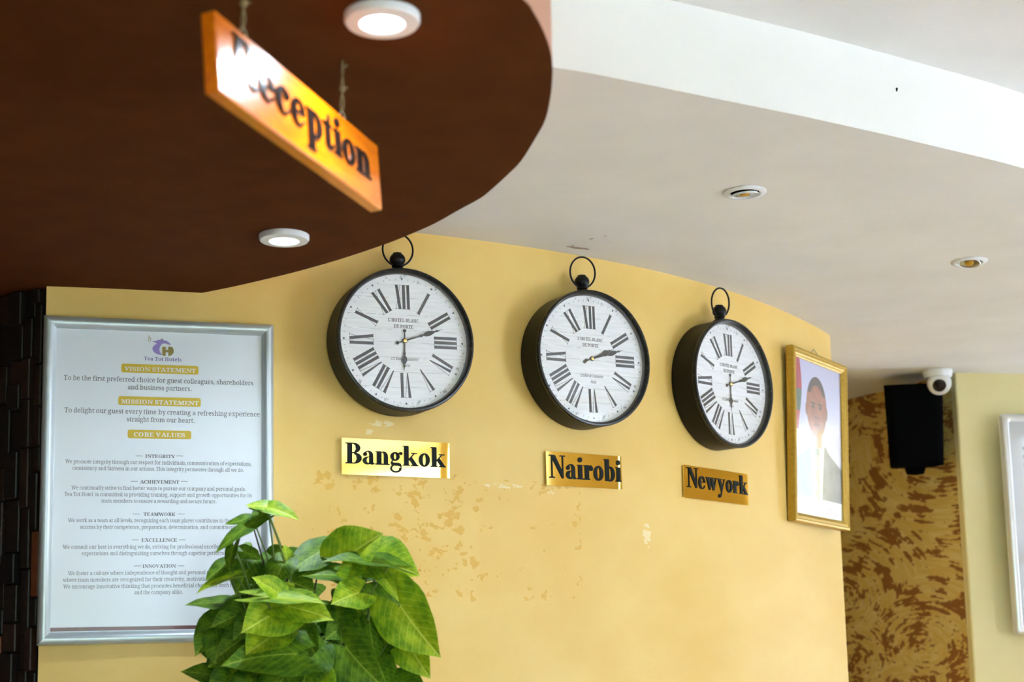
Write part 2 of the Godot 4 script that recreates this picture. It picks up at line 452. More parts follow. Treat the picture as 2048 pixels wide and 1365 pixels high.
func lettering(parent: Node, text: String, x: float, base: float, w: float, cap: float, z: float, m: Material, bold := false, slant := 0.0) -> MeshInstance3D:
	var tm := TextMesh.new()
	tm.text = text
	tm.font = serif_bold if bold else serif
	tm.font_size = 32
	tm.pixel_size = 0.01
	tm.depth = 0.02
	tm.curve_step = 1.0
	var o := MeshInstance3D.new()
	o.name = "lettering"
	o.mesh = tm
	o.material_override = m
	var ref := TextMesh.new()
	ref.text = "H"
	ref.font = tm.font
	ref.font_size = 32
	ref.pixel_size = 0.01
	var box_h := ref.get_aabb()
	var a := tm.get_aabb()
	var sx := w / a.size.x
	var sy := cap / box_h.size.y
	var b := Basis(Vector3(sx, 0, 0), Vector3(slant * sy, sy, 0), Vector3(0, 0, 0.015))
	# the H stands on the baseline of a text of one line centred in the same way
	o.transform = Transform3D(b, Vector3(x - (a.position.x + a.size.x / 2) * sx, base - box_h.position.y * sy, z))
	parent.add_child(o, true)
	return o


# ---------------------------------------------------------------- materials
func mat(c: Color, rough := 0.6, metal := 0.0) -> StandardMaterial3D:
	var m := StandardMaterial3D.new()
	m.albedo_color = c
	m.roughness = rough
	m.metallic = metal
	return m

func tex(im: Image) -> ImageTexture:
	return ImageTexture.create_from_image(im)

func noise(sd: int, freq: float, octaves := 4) -> FastNoiseLite:
	var n := FastNoiseLite.new()
	n.seed = sd
	n.noise_type = FastNoiseLite.TYPE_SIMPLEX_SMOOTH
	n.frequency = freq
	n.fractal_octaves = octaves
	return n

func noise_tex(sd: int, freq: float, ramp: Array, size := 512) -> NoiseTexture2D:
	var t := NoiseTexture2D.new()
	t.width = size
	t.height = size
	t.seamless = true
	t.noise = noise(sd, freq)
	var g := Gradient.new()
	g.offsets = PackedFloat32Array(ramp.map(func(a): return a[0]))
	g.colors = PackedColorArray(ramp.map(func(a): return a[1]))
	t.color_ramp = g
	return t

func triplanar(m: StandardMaterial3D, scale: float) -> StandardMaterial3D:
	m.uv1_triplanar = true
	m.uv1_world_triplanar = true
	m.uv1_scale = Vector3.ONE * scale
	return m

func rgb(r: int, g: int, b: int) -> Color:
	return Color8(r, g, b)

func make_materials() -> void:
	serif = SystemFont.new()
	serif.font_names = PackedStringArray(["Droid Serif"])
	serif_bold = SystemFont.new()
	serif_bold.font_names = PackedStringArray(["Droid Serif"])
	serif_bold.font_weight = 700
	M.ceiling = triplanar(mat(Color.WHITE, 0.85), 0.6)
	M.ceiling.albedo_texture = noise_tex(3, 0.01, [[0.0, rgb(225, 222, 216)], [1.0, rgb(235, 232, 227)]])
	M.soffit = triplanar(mat(Color.WHITE, 0.9), 1.0)
	M.soffit.metallic_specular = 0.2
	M.soffit.albedo_texture = noise_tex(5, 0.02, [[0.0, rgb(82, 42, 15)], [1.0, rgb(92, 49, 18)]])
	M.peach = mat(rgb(186, 138, 112), 0.8)
	M.yellow = triplanar(mat(Color.WHITE, 0.6), 0.7)
	M.yellow.albedo_texture = noise_tex(7, 0.008, [[0.0, rgb(234, 196, 118)], [1.0, rgb(240, 206, 132)]])
	M.pale_yellow = triplanar(mat(Color.WHITE, 0.6), 0.7)
	M.pale_yellow.albedo_texture = noise_tex(8, 0.008, [[0.0, rgb(236, 222, 164)], [1.0, rgb(242, 230, 178)]])
	M.timber = triplanar(mat(Color.WHITE, 0.5), 1.0)
	M.timber.albedo_texture = noise_tex(10, 0.02, [[0.0, rgb(84, 54, 34)], [1.0, rgb(108, 72, 46)]])
	M.floor_tile = triplanar(mat(Color.WHITE, 0.35), 0.5)
	M.floor_tile.albedo_texture = noise_tex(9, 0.02, [[0.0, rgb(186, 156, 118)], [1.0, rgb(206, 178, 140)]])
	M.black = triplanar(mat(Color.WHITE, 0.34), 6.0)
	M.black.albedo_texture = noise_tex(11, 0.02, [[0.0, rgb(14, 16, 17)], [0.74, rgb(20, 22, 22)], [0.80, rgb(74, 66, 44)], [1.0, rgb(92, 84, 56)]])
	M.black_case = mat(rgb(13, 12, 12), 0.42)
	M.black_case.metallic_specular = 0.35
	M.ink = mat(rgb(70, 70, 75), 0.7)
	M.print_ink = mat(rgb(58, 62, 68), 0.8)
	M.print_purple = mat(rgb(150, 132, 205), 0.8)
	M.print_violet = mat(rgb(92, 84, 150), 0.8)
	M.print_gold = mat(rgb(212, 182, 30), 0.8)
	M.print_olive = mat(rgb(150, 132, 50), 0.8)
	M.print_white = mat(rgb(240, 244, 240), 0.8)
	M.print_red = mat(rgb(108, 48, 50), 0.8)
	M.paper = mat(rgb(234, 241, 247), 0.75)
	M.aluminium = mat(rgb(205, 216, 222), 0.38, 0.55)
	M.brass = mat(rgb(245, 216, 122), 0.06, 1.0)
	M.letter = mat(rgb(20, 26, 26), 0.4)
	M.letter.metallic_specular = 0.25
	M.gold_frame = triplanar(mat(Color.WHITE, 0.38, 0.35), 8.0)
	M.gold_frame.albedo_texture = noise_tex(13, 0.02, [[0.0, rgb(176, 138, 42)], [1.0, rgb(202, 166, 66)]])
	M.glass = mat(Color(1, 1, 1, 0.04), 0.03)
	M.glass.transparency = BaseMaterial3D.TRANSPARENCY_ALPHA
	M.cover = mat(Color(1, 1, 1, 0.05), 0.16)
	M.cover.transparency = BaseMaterial3D.TRANSPARENCY_ALPHA
	M.cover.metallic_specular = 0.4
	M.white_plastic = mat(rgb(228, 230, 232), 0.4)
	M.led = mat(rgb(250, 250, 255), 0.4)
	M.led.emission_enabled = true
	M.led.emission = Color(0.9, 0.95, 1.0)
	M.led.emission_energy_multiplier = 1.6
	M.string = mat(rgb(150, 128, 88), 0.9)
	M.steel = mat(rgb(150, 140, 110), 0.35, 0.8)
	M.speaker = mat(rgb(6, 6, 8), 0.8)
	M.speaker.metallic_specular = 0.12
	M.lens = mat(rgb(8, 9, 12), 0.08)
	M.white_frame = mat(rgb(232, 234, 236), 0.35)
	M.wood_sign = wood_material()
	M.stem = mat(rgb(96, 118, 52), 0.5)
	M.dark_stem = mat(rgb(58, 44, 30), 0.6)


func wood_material() -> StandardMaterial3D:
	# lacquered orange board: long grain lines
	var im := Image.create(512, 128, false, Image.FORMAT_RGB8)
	var n := noise(21, 0.02, 3)
	var f := noise(22, 0.3, 2)
	for y in 128:
		for x in 512:
			var g := sin((y * 0.14 + n.get_noise_2d(x * 0.35, y * 2.0) * 5.0)) * 0.5 + 0.5
			var k := clampf(0.75 * g + 0.25 * f.get_noise_2d(x * 0.1, y), 0.0, 1.0)
			im.set_pixel(x, y, rgb(230, 120, 3).lerp(rgb(204, 92, 2), k * 0.7))
	var m := mat(Color.WHITE, 0.3)
	m.albedo_texture = tex(im)
	m.clearcoat_enabled = true
	m.clearcoat = 1.0
	m.clearcoat_roughness = 0.12
	m.uv1_triplanar = true
	m.uv1_scale = Vector3(3, 8, 8)
	return m


func dial_material() -> StandardMaterial3D:
	# whitewashed boards, printed: pale planks with thin seams, a knot and worn grey edges
	var s := 512
	var im := Image.create(s, s, false, Image.FORMAT_RGB8)
	var n := noise(31, 0.01, 4)
	var w := noise(32, 0.03, 4)
	var seams := [92, 158, 214, 262, 318, 372, 430]
	for y in s:
		for x in s:
			var v := 240.0 + 10.0 * n.get_noise_2d(x * 0.6, y * 6.0) + 6.0 * w.get_noise_2d(x * 0.3, y * 4.0)
			for q: int in seams:
				var d := absf(y - q - 5.0 * n.get_noise_2d(x * 0.5, q * 9.0))
				if d < 1.3 and w.get_noise_2d(x * 0.5, q * 7.0) > -0.12:
					v -= 42.0 * (1.3 - d)
			var k := Vector2(x - 336, (y - 318) * 1.2).length()
			if k < 11.0:
				v -= 30.0 * (0.5 + 0.5 * sin(k * 1.3)) * (1.0 - k / 11.0)
			var r := Vector2(x - 256, y - 256).length() / 256.0
			if r > 0.88 and w.get_noise_2d(x * 0.7, y * 0.7) > 0.52 - (r - 0.88) * 1.5:
				v -= 46.0 + 30.0 * n.get_noise_2d(x * 3.0, y * 3.0)
			v = clampf(v, 60, 253)
			im.set_pixel(x, y, Color8(int(v * 0.985), int(v * 0.99), int(v)))
	var m := mat(Color.WHITE, 0.7)
	m.albedo_texture = tex(im)
	return m


func swirl_material() -> StandardMaterial3D:
	# brown glaze combed in arcs over ochre paint
	var w := 440
	var h := 720
	var im := Image.create(w, h, false, Image.FORMAT_RGB8)
	var n := noise(41, 0.02, 5)
	var f := noise(42, 0.06, 3)
	var rng := RandomNumberGenerator.new()
	rng.seed = 5
	var centres := []
	for k in 16:
		centres.append(Vector2(rng.randf_range(0, w), rng.randf_range(0, h)))
	for y in h:
		for x in w:
			var p := Vector2(x, y)
			var best := 1e9
			var near := Vector2.ZERO
			for c: Vector2 in centres:
				var q := c.distance_squared_to(p)
				if q < best:
					best = q
					near = c
			var d := sqrt(best)
			var along := (p - near).angle() * 26.0
			var streak := f.get_noise_3d(d * 2.2, cos(along / 26.0) * 22.0, sin(along / 26.0) * 22.0 + near.x)
			var v := 1.1 * n.get_noise_2d(x, y) + 1.0 * streak + 0.45 * f.get_noise_2d(x * 1.5, y * 1.5)
			var k := smoothstep(0.10, 0.34, v)
			var c := rgb(214, 182, 96).lerp(rgb(226, 204, 140), clampf(0.5 + 1.2 * streak, 0, 1))
			im.set_pixel(x, y, c.lerp(rgb(132, 76, 30), k * 0.85))
	var m := mat(Color.WHITE, 0.6)
	m.albedo_texture = tex(im)
	return m


func leaf_material(light: Color, dark: Color, vein: Color, sd: int) -> StandardMaterial3D:
	var s := 256
	var im := Image.create(s, s, false, Image.FORMAT_RGB8)
	var n := noise(sd, 0.02, 4)
	for y in s:
		for x in s:
			var u := float(x) / s * 1.55 - 0.5      # along the midrib, base at 0, tip at 1
			var v := absf(float(y) / s - 0.5)         # away from the midrib
			var q := n.get_noise_2d(x, y)
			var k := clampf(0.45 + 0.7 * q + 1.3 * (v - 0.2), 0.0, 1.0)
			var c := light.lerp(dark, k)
			var lane := fposmod((u - v * 0.85 - v * v * 0.6) * 7.0 + 0.15 * q, 1.0)
			var line := 1.0 - smoothstep(0.02, 0.11, minf(lane, 1.0 - lane))
			var mid := 1.0 - smoothstep(0.006, 0.022, v)
			var fine := fposmod((u + v * 0.5) * 19.0 + 3.0 * q, 1.0)
			line = maxf(line, 0.5 * (1.0 - smoothstep(0.05, 0.2, minf(fine, 1.0 - fine))))
			var rim := 1.0 - smoothstep(0.0, 0.03, absf(v - (0.47 - 0.9 * maxf(0.0, u - 0.45))))
			c = c.lerp(vein, maxf(mid * 0.9, line * 0.6 * (1.0 - v)))
			c = c.lerp(light, 0.25 * rim)
			im.set_pixel(x, y, c)
	var m := mat(Color.WHITE, 0.5)
	m.metallic_specular = 0.35
	m.albedo_texture = tex(im)
	m.backlight_enabled = true
	m.backlight = Color(0.35, 0.4, 0.1)
	m.cull_mode = BaseMaterial3D.CULL_DISABLED
	return m


func portrait_material() -> StandardMaterial3D:
	# a printed half-length portrait: a man in a grey suit and yellow tie before a pale backdrop with a flag
	var w := 240
	var h := 340
	var im := Image.create(w, h, false, Image.FORMAT_RGB8)
	var n := noise(51, 0.02, 3)
	for y in h:
		for x in w:
			var u := float(x) / w
			var v := float(y) / h
			var c := rgb(198, 198, 226).lerp(rgb(214, 214, 234), v)
			if u < 0.12 + 0.04 * sin(v * 9.0) and v < 0.62:
				c = rgb(176, 52, 70) if v < 0.2 or v > 0.34 and v < 0.46 else (rgb(70, 96, 74) if v < 0.34 else rgb(224, 214, 214))
			var body := smoothstep(0.52, 0.74, v) * 0.5
			if v > 0.53 and absf(u - 0.5) < 0.16 + body * 1.0 and v < 0.88:
				c = rgb(92, 96, 116).lerp(rgb(112, 116, 136), 0.5 + n.get_noise_2d(x, y))
				var lapel := 0.15 - 0.16 * (v - 0.53)
				if absf(u - 0.47) < lapel:
					c = rgb(228, 230, 226)
				if absf(u - 0.46) < 0.035 + 0.05 * (v - 0.56) and v > 0.58:
					c = rgb(206, 204, 112) if n.get_noise_2d(x * 2.0, y * 2.0) < 0.2 else rgb(224, 224, 186)
				if absf(u - 0.47) < 0.05 and v < 0.6 and v > 0.55:
					c = rgb(120, 128, 108)
			var e := Vector2((u - 0.47) / 0.215, (v - 0.285) / 0.20)
			if e.length() < 1.0 or (absf(u - 0.47) < 0.1 and v > 0.42 and v < 0.55):
				c = rgb(150, 92, 66).lerp(rgb(176, 112, 84), clampf(0.5 + n.get_noise_2d(x * 1.5, y * 1.5), 0, 1))
				if v < 0.2 and e.length() > 0.72:
					c = rgb(70, 52, 48)
				for side in [-1.0, 1.0]:
					var eye := Vector2((u - 0.47 - side * 0.075) / 0.035, (v - 0.285) / 0.012)
					if eye.length() < 1.0:
						c = rgb(58, 40, 36)
					elif Vector2((u - 0.47 - side * 0.075) / 0.055, (v - 0.262) / 0.008).length() < 1.0:
						c = rgb(72, 46, 38)
				if absf(u - 0.47) < 0.02 + 0.03 * (v - 0.28) / 0.08 and v > 0.345 and v < 0.36:
					c = rgb(112, 64, 48)
				if Vector2((u - 0.47) / 0.07, (v - 0.402) / 0.012).length() < 1.0:
					c = rgb(128, 62, 56)
			for side in [-1.0, 1.0]:
				if Vector2((u - 0.47 - side * 0.205) / 0.03, (v - 0.31) / 0.045).length() < 1.0:
					c = rgb(146, 90, 64)
			if v > 0.88:
				c = rgb(232, 234, 236)
				if v > 0.905 and v < 0.98 and fposmod(v, 0.03) < 0.009 and n.get_noise_2d(x * 4.0, y) > -0.1 and absf(u - 0.5) < 0.38:
					c = rgb(176, 180, 190)
			im.set_pixel(x, y, c)
	var m := mat(Color.WHITE, 0.6)
	m.albedo_texture = tex(im)
	return m


func wall_material() -> StandardMaterial3D:
	# yellow paint over the whole height of the bowed wall, with the patches of older orange paint where a notice was peeled off
	var w := 1800
	var h := 1400
	var top := 2.46
	var low := 1.2
	var im := Image.create(w, h, false, Image.FORMAT_RGB8)
	var relief := Image.create(w, h, false, Image.FORMAT_L8)
	var n := noise(61, 0.004, 4).get_image(w, h, false, false, true).get_data()
	var f := noise(62, 0.05, 4).get_image(w, h, false, false, false).get_data()
	var g := noise(63, 0.017, 5).get_image(w, h, false, false, false).get_data()
	var smears := [Vector4(-0.262, 0.452, 0.03, 0.008), Vector4(-0.29, 0.434, 0.012, 0.006), Vector4(-0.02, 0.332, 0.05, 0.006), Vector4(0.082, 0.322, 0.01, 0.004), Vector4(0.30, 0.235, 0.012, 0.03)]
	for y in h:
		var hy := top - (top - low) * y / h - EYE
		for x in w:
			var wx := lerpf(-0.884, 0.921, float(x) / w)
			var i := y * w + x
			var a := n[i] / 255.0
			var b := f[i] / 255.0
			var c := rgb(230, 190, 102).lerp(rgb(237, 202, 122), a)
			var hit := 0.0
			if hy < 0.36 and hy > 0.06 and wx > -0.42 and wx < 0.16:
				# two peeled rectangles, side by side, with ragged flecks of the older orange coat
				var much := 0.0
				if wx > -0.40 and wx < -0.098 and hy > 0.10 and hy < 0.352:
					var across := smoothstep(-0.40, -0.20, wx)
					much = 0.35 + 0.65 * maxf(across, smoothstep(0.30, 0.35, hy))
					much *= smoothstep(0.09, 0.2 - 0.1 * across, hy)
				elif wx >= -0.092 and wx < 0.145 and hy > 0.09 and hy < 0.345:
					var edge := minf(minf(wx + 0.092, 0.145 - wx), minf(hy - 0.09, 0.345 - hy))
					much = 0.15 + 0.75 * (1.0 - smoothstep(0.0, 0.05, edge))
					c = c.lerp(rgb(232, 186, 92), 0.3 * smoothstep(0.0, 0.03, edge))
				if much > 0.0:
					var fleck := g[i] / 255.0 * 0.58 + b * 0.42
					hit = smoothstep(0.715 - 0.15 * much, 0.755 - 0.15 * much, fleck)
					c = c.lerp(rgb(220, 166, 60), hit * 0.7)
			if hy > 0.2 and hy < 0.47 and wx > -0.31 and wx < 0.32 and b > 0.46:
				for q: Vector4 in smears:
					if Vector2((wx - q.x) / q.z, (hy - q.y) / q.w).length() < 0.55 + 0.6 * g[i] / 255.0:
						c = c.lerp(rgb(246, 236, 206), 0.55)
						break
			im.set_pixel(x, y, c)
			var lump := 110.0 + 60.0 * (a - 0.5) + 14.0 * (b - 0.5)
			if hy > 0.58 and wx < -0.36 and g[i] > 165:
				lump += (g[i] - 165) * 0.7
			relief.set_pixel(x, y, Color8(clampi(int(lump - 20.0 * hit), 0, 255), 0, 0))
	var m := mat(Color.WHITE, 0.5)
	m.albedo_texture = tex(im)
	m.heightmap_enabled = true
	m.heightmap_texture = tex(relief)
	m.heightmap_scale = 0.5
	m.texture_repeat = false
	return m


# ---------------------------------------------------------------- heavy old-face letters, cut as raised shapes (cap height 1, baseline 0)
func arc(c: Vector2, r: Vector2, c2: Vector2, r2: Vector2, a0: float, a1: float) -> Array:
	# a crescent between two ellipse arcs, cut in pieces of at most a half turn
	var out := []
	var parts := int(ceil((a1 - a0) / 181.0))
	for k in parts:
		var p := []
		var b0 := lerpf(a0, a1, float(k) / parts)
		var b1 := lerpf(a0, a1, float(k + 1) / parts)
		for i in 15:
			var t := deg_to_rad(lerpf(b0, b1, i / 14.0))
			p.append(c + Vector2(cos(t), sin(t)) * r)
		for i in 15:
			var t := deg_to_rad(lerpf(b1, b0, i / 14.0))
			p.append(c2 + Vector2(cos(t), sin(t)) * r2)
		out.append(p)
	return out

func bar(x0: float, y0: float, x1: float, y1: float) -> Array:
	return [[Vector2(x0, y0), Vector2(x1, y0), Vector2(x1, y1), Vector2(x0, y1)]]

func shape(xy: Array) -> Array:
	var p := []
	for k in range(0, xy.size(), 2):
		p.append(Vector2(xy[k], xy[k + 1]))
	return [p]

func dot(x: float, y: float, r: float) -> Array:
	var p := []
	for i in 20:
		p.append(Vector2(x, y) + Vector2.from_angle(TAU * i / 20) * r)
	return [p]

func glyph(c: String) -> Array:
	# [width, shapes]
	var h := 0.05
	var foot := bar(0, 0, 0.36, h)
	var flag := shape([0, 0.605, 0.1, 0.605, 0.1, 0.6, 0.28, 0.6, 0.28, 0.65, 0, 0.64])
	var high := shape([0, 0.935, 0.1, 0.935, 0.1, 0.9, 0.28, 0.9, 0.28, 0.98, 0, 0.97])
	match c:
		"B": return [0.82, bar(0.09, 0, 0.32, 1) + bar(0, 0, 0.46, h) + bar(0, 1 - h, 0.44, 1) + bar(0.3, 0.5, 0.46, 0.5 + h) + arc(Vector2(0.43, 0.755), Vector2(0.31, 0.245), Vector2(0.41, 0.755), Vector2(0.12, 0.195), -90, 90) + arc(Vector2(0.45, 0.265), Vector2(0.36, 0.265), Vector2(0.43, 0.265), Vector2(0.14, 0.215), -90, 90)]
		"R": return [0.88, bar(0.09, 0, 0.32, 1) + bar(0, 0, 0.42, h) + bar(0, 1 - h, 0.44, 1) + bar(0.3, 0.47, 0.46, 0.47 + h) + arc(Vector2(0.43, 0.735), Vector2(0.32, 0.265), Vector2(0.41, 0.735), Vector2(0.12, 0.215), -90, 90) + shape([0.42, 0.49, 0.56, 0.48, 0.68, 0.40, 0.72, 0.28, 0.73, 0.12, 0.76, 0.05, 0.82, 0.07, 0.87, 0.13, 0.88, 0.10, 0.82, 0.01, 0.72, -0.02, 0.60, 0.01, 0.53, 0.09, 0.51, 0.22, 0.50, 0.36, 0.45, 0.45])]
		"N": return [0.92, bar(0.12, 0, 0.175, 0.95) + bar(0, 0, 0.29, h) + bar(0, 1 - h, 0.3, 1) + shape([0.07, 1, 0.32, 1, 0.80, 0.22, 0.80, 0, 0.73, 0, 0.14, 0.90]) + bar(0.745, 0, 0.80, 1) + bar(0.63, 1 - h, 0.92, 1)]
		"a": return [0.62, arc(Vector2(0.29, 0.44), Vector2(0.24, 0.21), Vector2(0.25, 0.44), Vector2(0.09, 0.18), 0, 150) + dot(0.125, 0.48, 0.095) + bar(0.34, 0.1, 0.53, 0.44) + arc(Vector2(0.25, 0.175), Vector2(0.24, 0.19), Vector2(0.28, 0.185), Vector2(0.085, 0.155), 75, 300) + shape([0.27, 0.34, 0.35, 0.355, 0.35, 0.395, 0.3, 0.37]) + shape([0.34, 0.11, 0.53, 0.11, 0.55, 0.05, 0.60, 0.06, 0.62, 0.045, 0.55, -0.01, 0.46, -0.01, 0.37, 0.03, 0.30, 0.0, 0.28, 0.03])]
		"n": return [0.72, bar(0.07, 0, 0.30, 0.62) + foot + flag + arc(Vector2(0.40, 0.40), Vector2(0.235, 0.25), Vector2(0.35, 0.40), Vector2(0.085, 0.205), 0, 150) + bar(0.435, 0, 0.635, 0.41) + bar(0.36, 0, 0.72, h)]
		"g": return [0.62, arc(Vector2(0.25, 0.43), Vector2(0.24, 0.215), Vector2(0.25, 0.43), Vector2(0.07, 0.165), 0, 360) + shape([0.38, 0.58, 0.44, 0.53, 0.5, 0.57, 0.6, 0.6, 0.6, 0.65, 0.5, 0.65]) + dot(0.565, 0.58, 0.07) + shape([0.11, 0.26, 0.16, 0.235, 0.10, 0.17, 0.16, 0.13, 0.40, 0.13, 0.53, 0.09, 0.58, 0.0, 0.57, -0.12, 0.52, -0.04, 0.40, -0.02, 0.14, -0.02, 0.05, 0.04, 0.03, 0.14]) + arc(Vector2(0.29, -0.16), Vector2(0.29, 0.20), Vector2(0.28, -0.15), Vector2(0.20, 0.14), 120, 375) + shape([0.1, 0.03, 0.02, -0.09, 0.06, -0.09, 0.16, -0.02])]
		"k": return [0.80, bar(0.07, 0, 0.30, 0.95) + foot + high + shape([0.27, 0.22, 0.27, 0.30, 0.57, 0.62, 0.64, 0.62]) + bar(0.45, 0.595, 0.74, 0.64) + shape([0.33, 0.33, 0.45, 0.45, 0.75, h, 0.52, h]) + bar(0.43, 0, 0.80, h)]
		"o": return [0.60, arc(Vector2(0.29, 0.32), Vector2(0.29, 0.335), Vector2(0.29, 0.32), Vector2(0.095, 0.285), 0, 360)]
		"i": return [0.36, bar(0.07, 0, 0.30, 0.62) + foot + flag + dot(0.18, 0.86, 0.115)]
		"r": return [0.56, bar(0.07, 0, 0.30, 0.62) + foot + flag + arc(Vector2(0.40, 0.42), Vector2(0.15, 0.23), Vector2(0.40, 0.42), Vector2(0.11, 0.19), 40, 170) + dot(0.45, 0.5, 0.1)]
		"b": return [0.68, bar(0.07, 0, 0.30, 0.95) + high + arc(Vector2(0.37, 0.32), Vector2(0.29, 0.335), Vector2(0.34, 0.32), Vector2(0.11, 0.285), -125, 125) + shape([0.08, 0.1, 0.08, 0, 0.12, 0, 0.28, 0.08])]
		"p": return [0.68, bar(0.07, -0.34, 0.30, 0.62) + bar(0, -0.36, 0.36, -0.36 + h) + flag + arc(Vector2(0.37, 0.32), Vector2(0.29, 0.335), Vector2(0.34, 0.32), Vector2(0.11, 0.285), -125, 125)]
		"e": return [0.58, arc(Vector2(0.28, 0.32), Vector2(0.28, 0.335), Vector2(0.305, 0.32), Vector2(0.115, 0.285), 4, 300) + arc(Vector2(0.28, 0.32), Vector2(0.28, 0.335), Vector2(0.295, 0.33), Vector2(0.225, 0.28), 300, 330) + bar(0.18, 0.325, 0.555, 0.36)]
		"c": return [0.56, arc(Vector2(0.28, 0.32), Vector2(0.28, 0.335), Vector2(0.305, 0.32), Vector2(0.115, 0.285), 55, 300) + arc(Vector2(0.28, 0.32), Vector2(0.28, 0.335), Vector2(0.295, 0.33), Vector2(0.225, 0.28), 300, 330) + dot(0.43, 0.49, 0.1)]
		"w": return [0.98, shape([0.05, 0.62, 0.27, 0.62, 0.42, 0.16, 0.36, -0.01, 0.27, -0.01]) + shape([0.36, -0.01, 0.54, 0.55, 0.52, 0.6, 0.33, 0.06]) + shape([0.40, 0.62, 0.62, 0.62, 0.76, 0.16, 0.70, -0.01, 0.61, -0.01]) + shape([0.70, -0.01, 0.90, 0.62, 0.86, 0.62, 0.68, 0.06]) + bar(0, 0.595, 0.34, 0.64) + bar(0.36, 0.595, 0.68, 0.64) + bar(0.78, 0.595, 0.98, 0.64)]
		"y": return [0.72, shape([0.05, 0.62, 0.27, 0.62, 0.45, 0.15, 0.38, -0.02, 0.32, -0.02]) + shape([0.38, -0.02, 0.62, 0.62, 0.58, 0.62, 0.35, 0.04, 0.25, -0.22, 0.2, -0.27, 0.24, -0.31, 0.30, -0.24]) + dot(0.15, -0.24, 0.095) + bar(0, 0.595, 0.34, 0.64) + bar(0.5, 0.595, 0.72, 0.64)]
		"t": return [0.44, bar(0.10, 0.14, 0.30, 0.64) + shape([0.10, 0.62, 0.30, 0.62, 0.30, 0.88, 0.26, 0.88, 0.2, 0.72]) + bar(0, 0.595, 0.40, 0.64) + shape([0.10, 0.15, 0.30, 0.15, 0.31, 0.06, 0.35, 0.04, 0.39, 0.07, 0.41, 0.17, 0.44, 0.17, 0.43, 0.05, 0.36, -0.01, 0.24, -0.015, 0.14, 0.02])]
	return [0.3, []]

func cut_letters(parent: Node, text: String, x0: float, x1: float, base: float, cap: float, z: float, thick: float, m: Material, bend: Variant = null) -> void:
	var total := 0.0
	for c in text:
		total += glyph(c)[0] + 0.04
	var sx := (x1 - x0) / (total - 0.04)
	var x := x0
	for c in text:
		var g := glyph(c)
		var st := tool_new()
		for p: Array in g[1]:
			var q := []
			for v: Vector2 in p:
				q.append(Vector2(x + v.x * sx, base + v.y * cap))
			prism(st, q, z, z + thick, bend)
		put(parent, "letter", st, m)
		x += (g[0] + 0.04) * sx


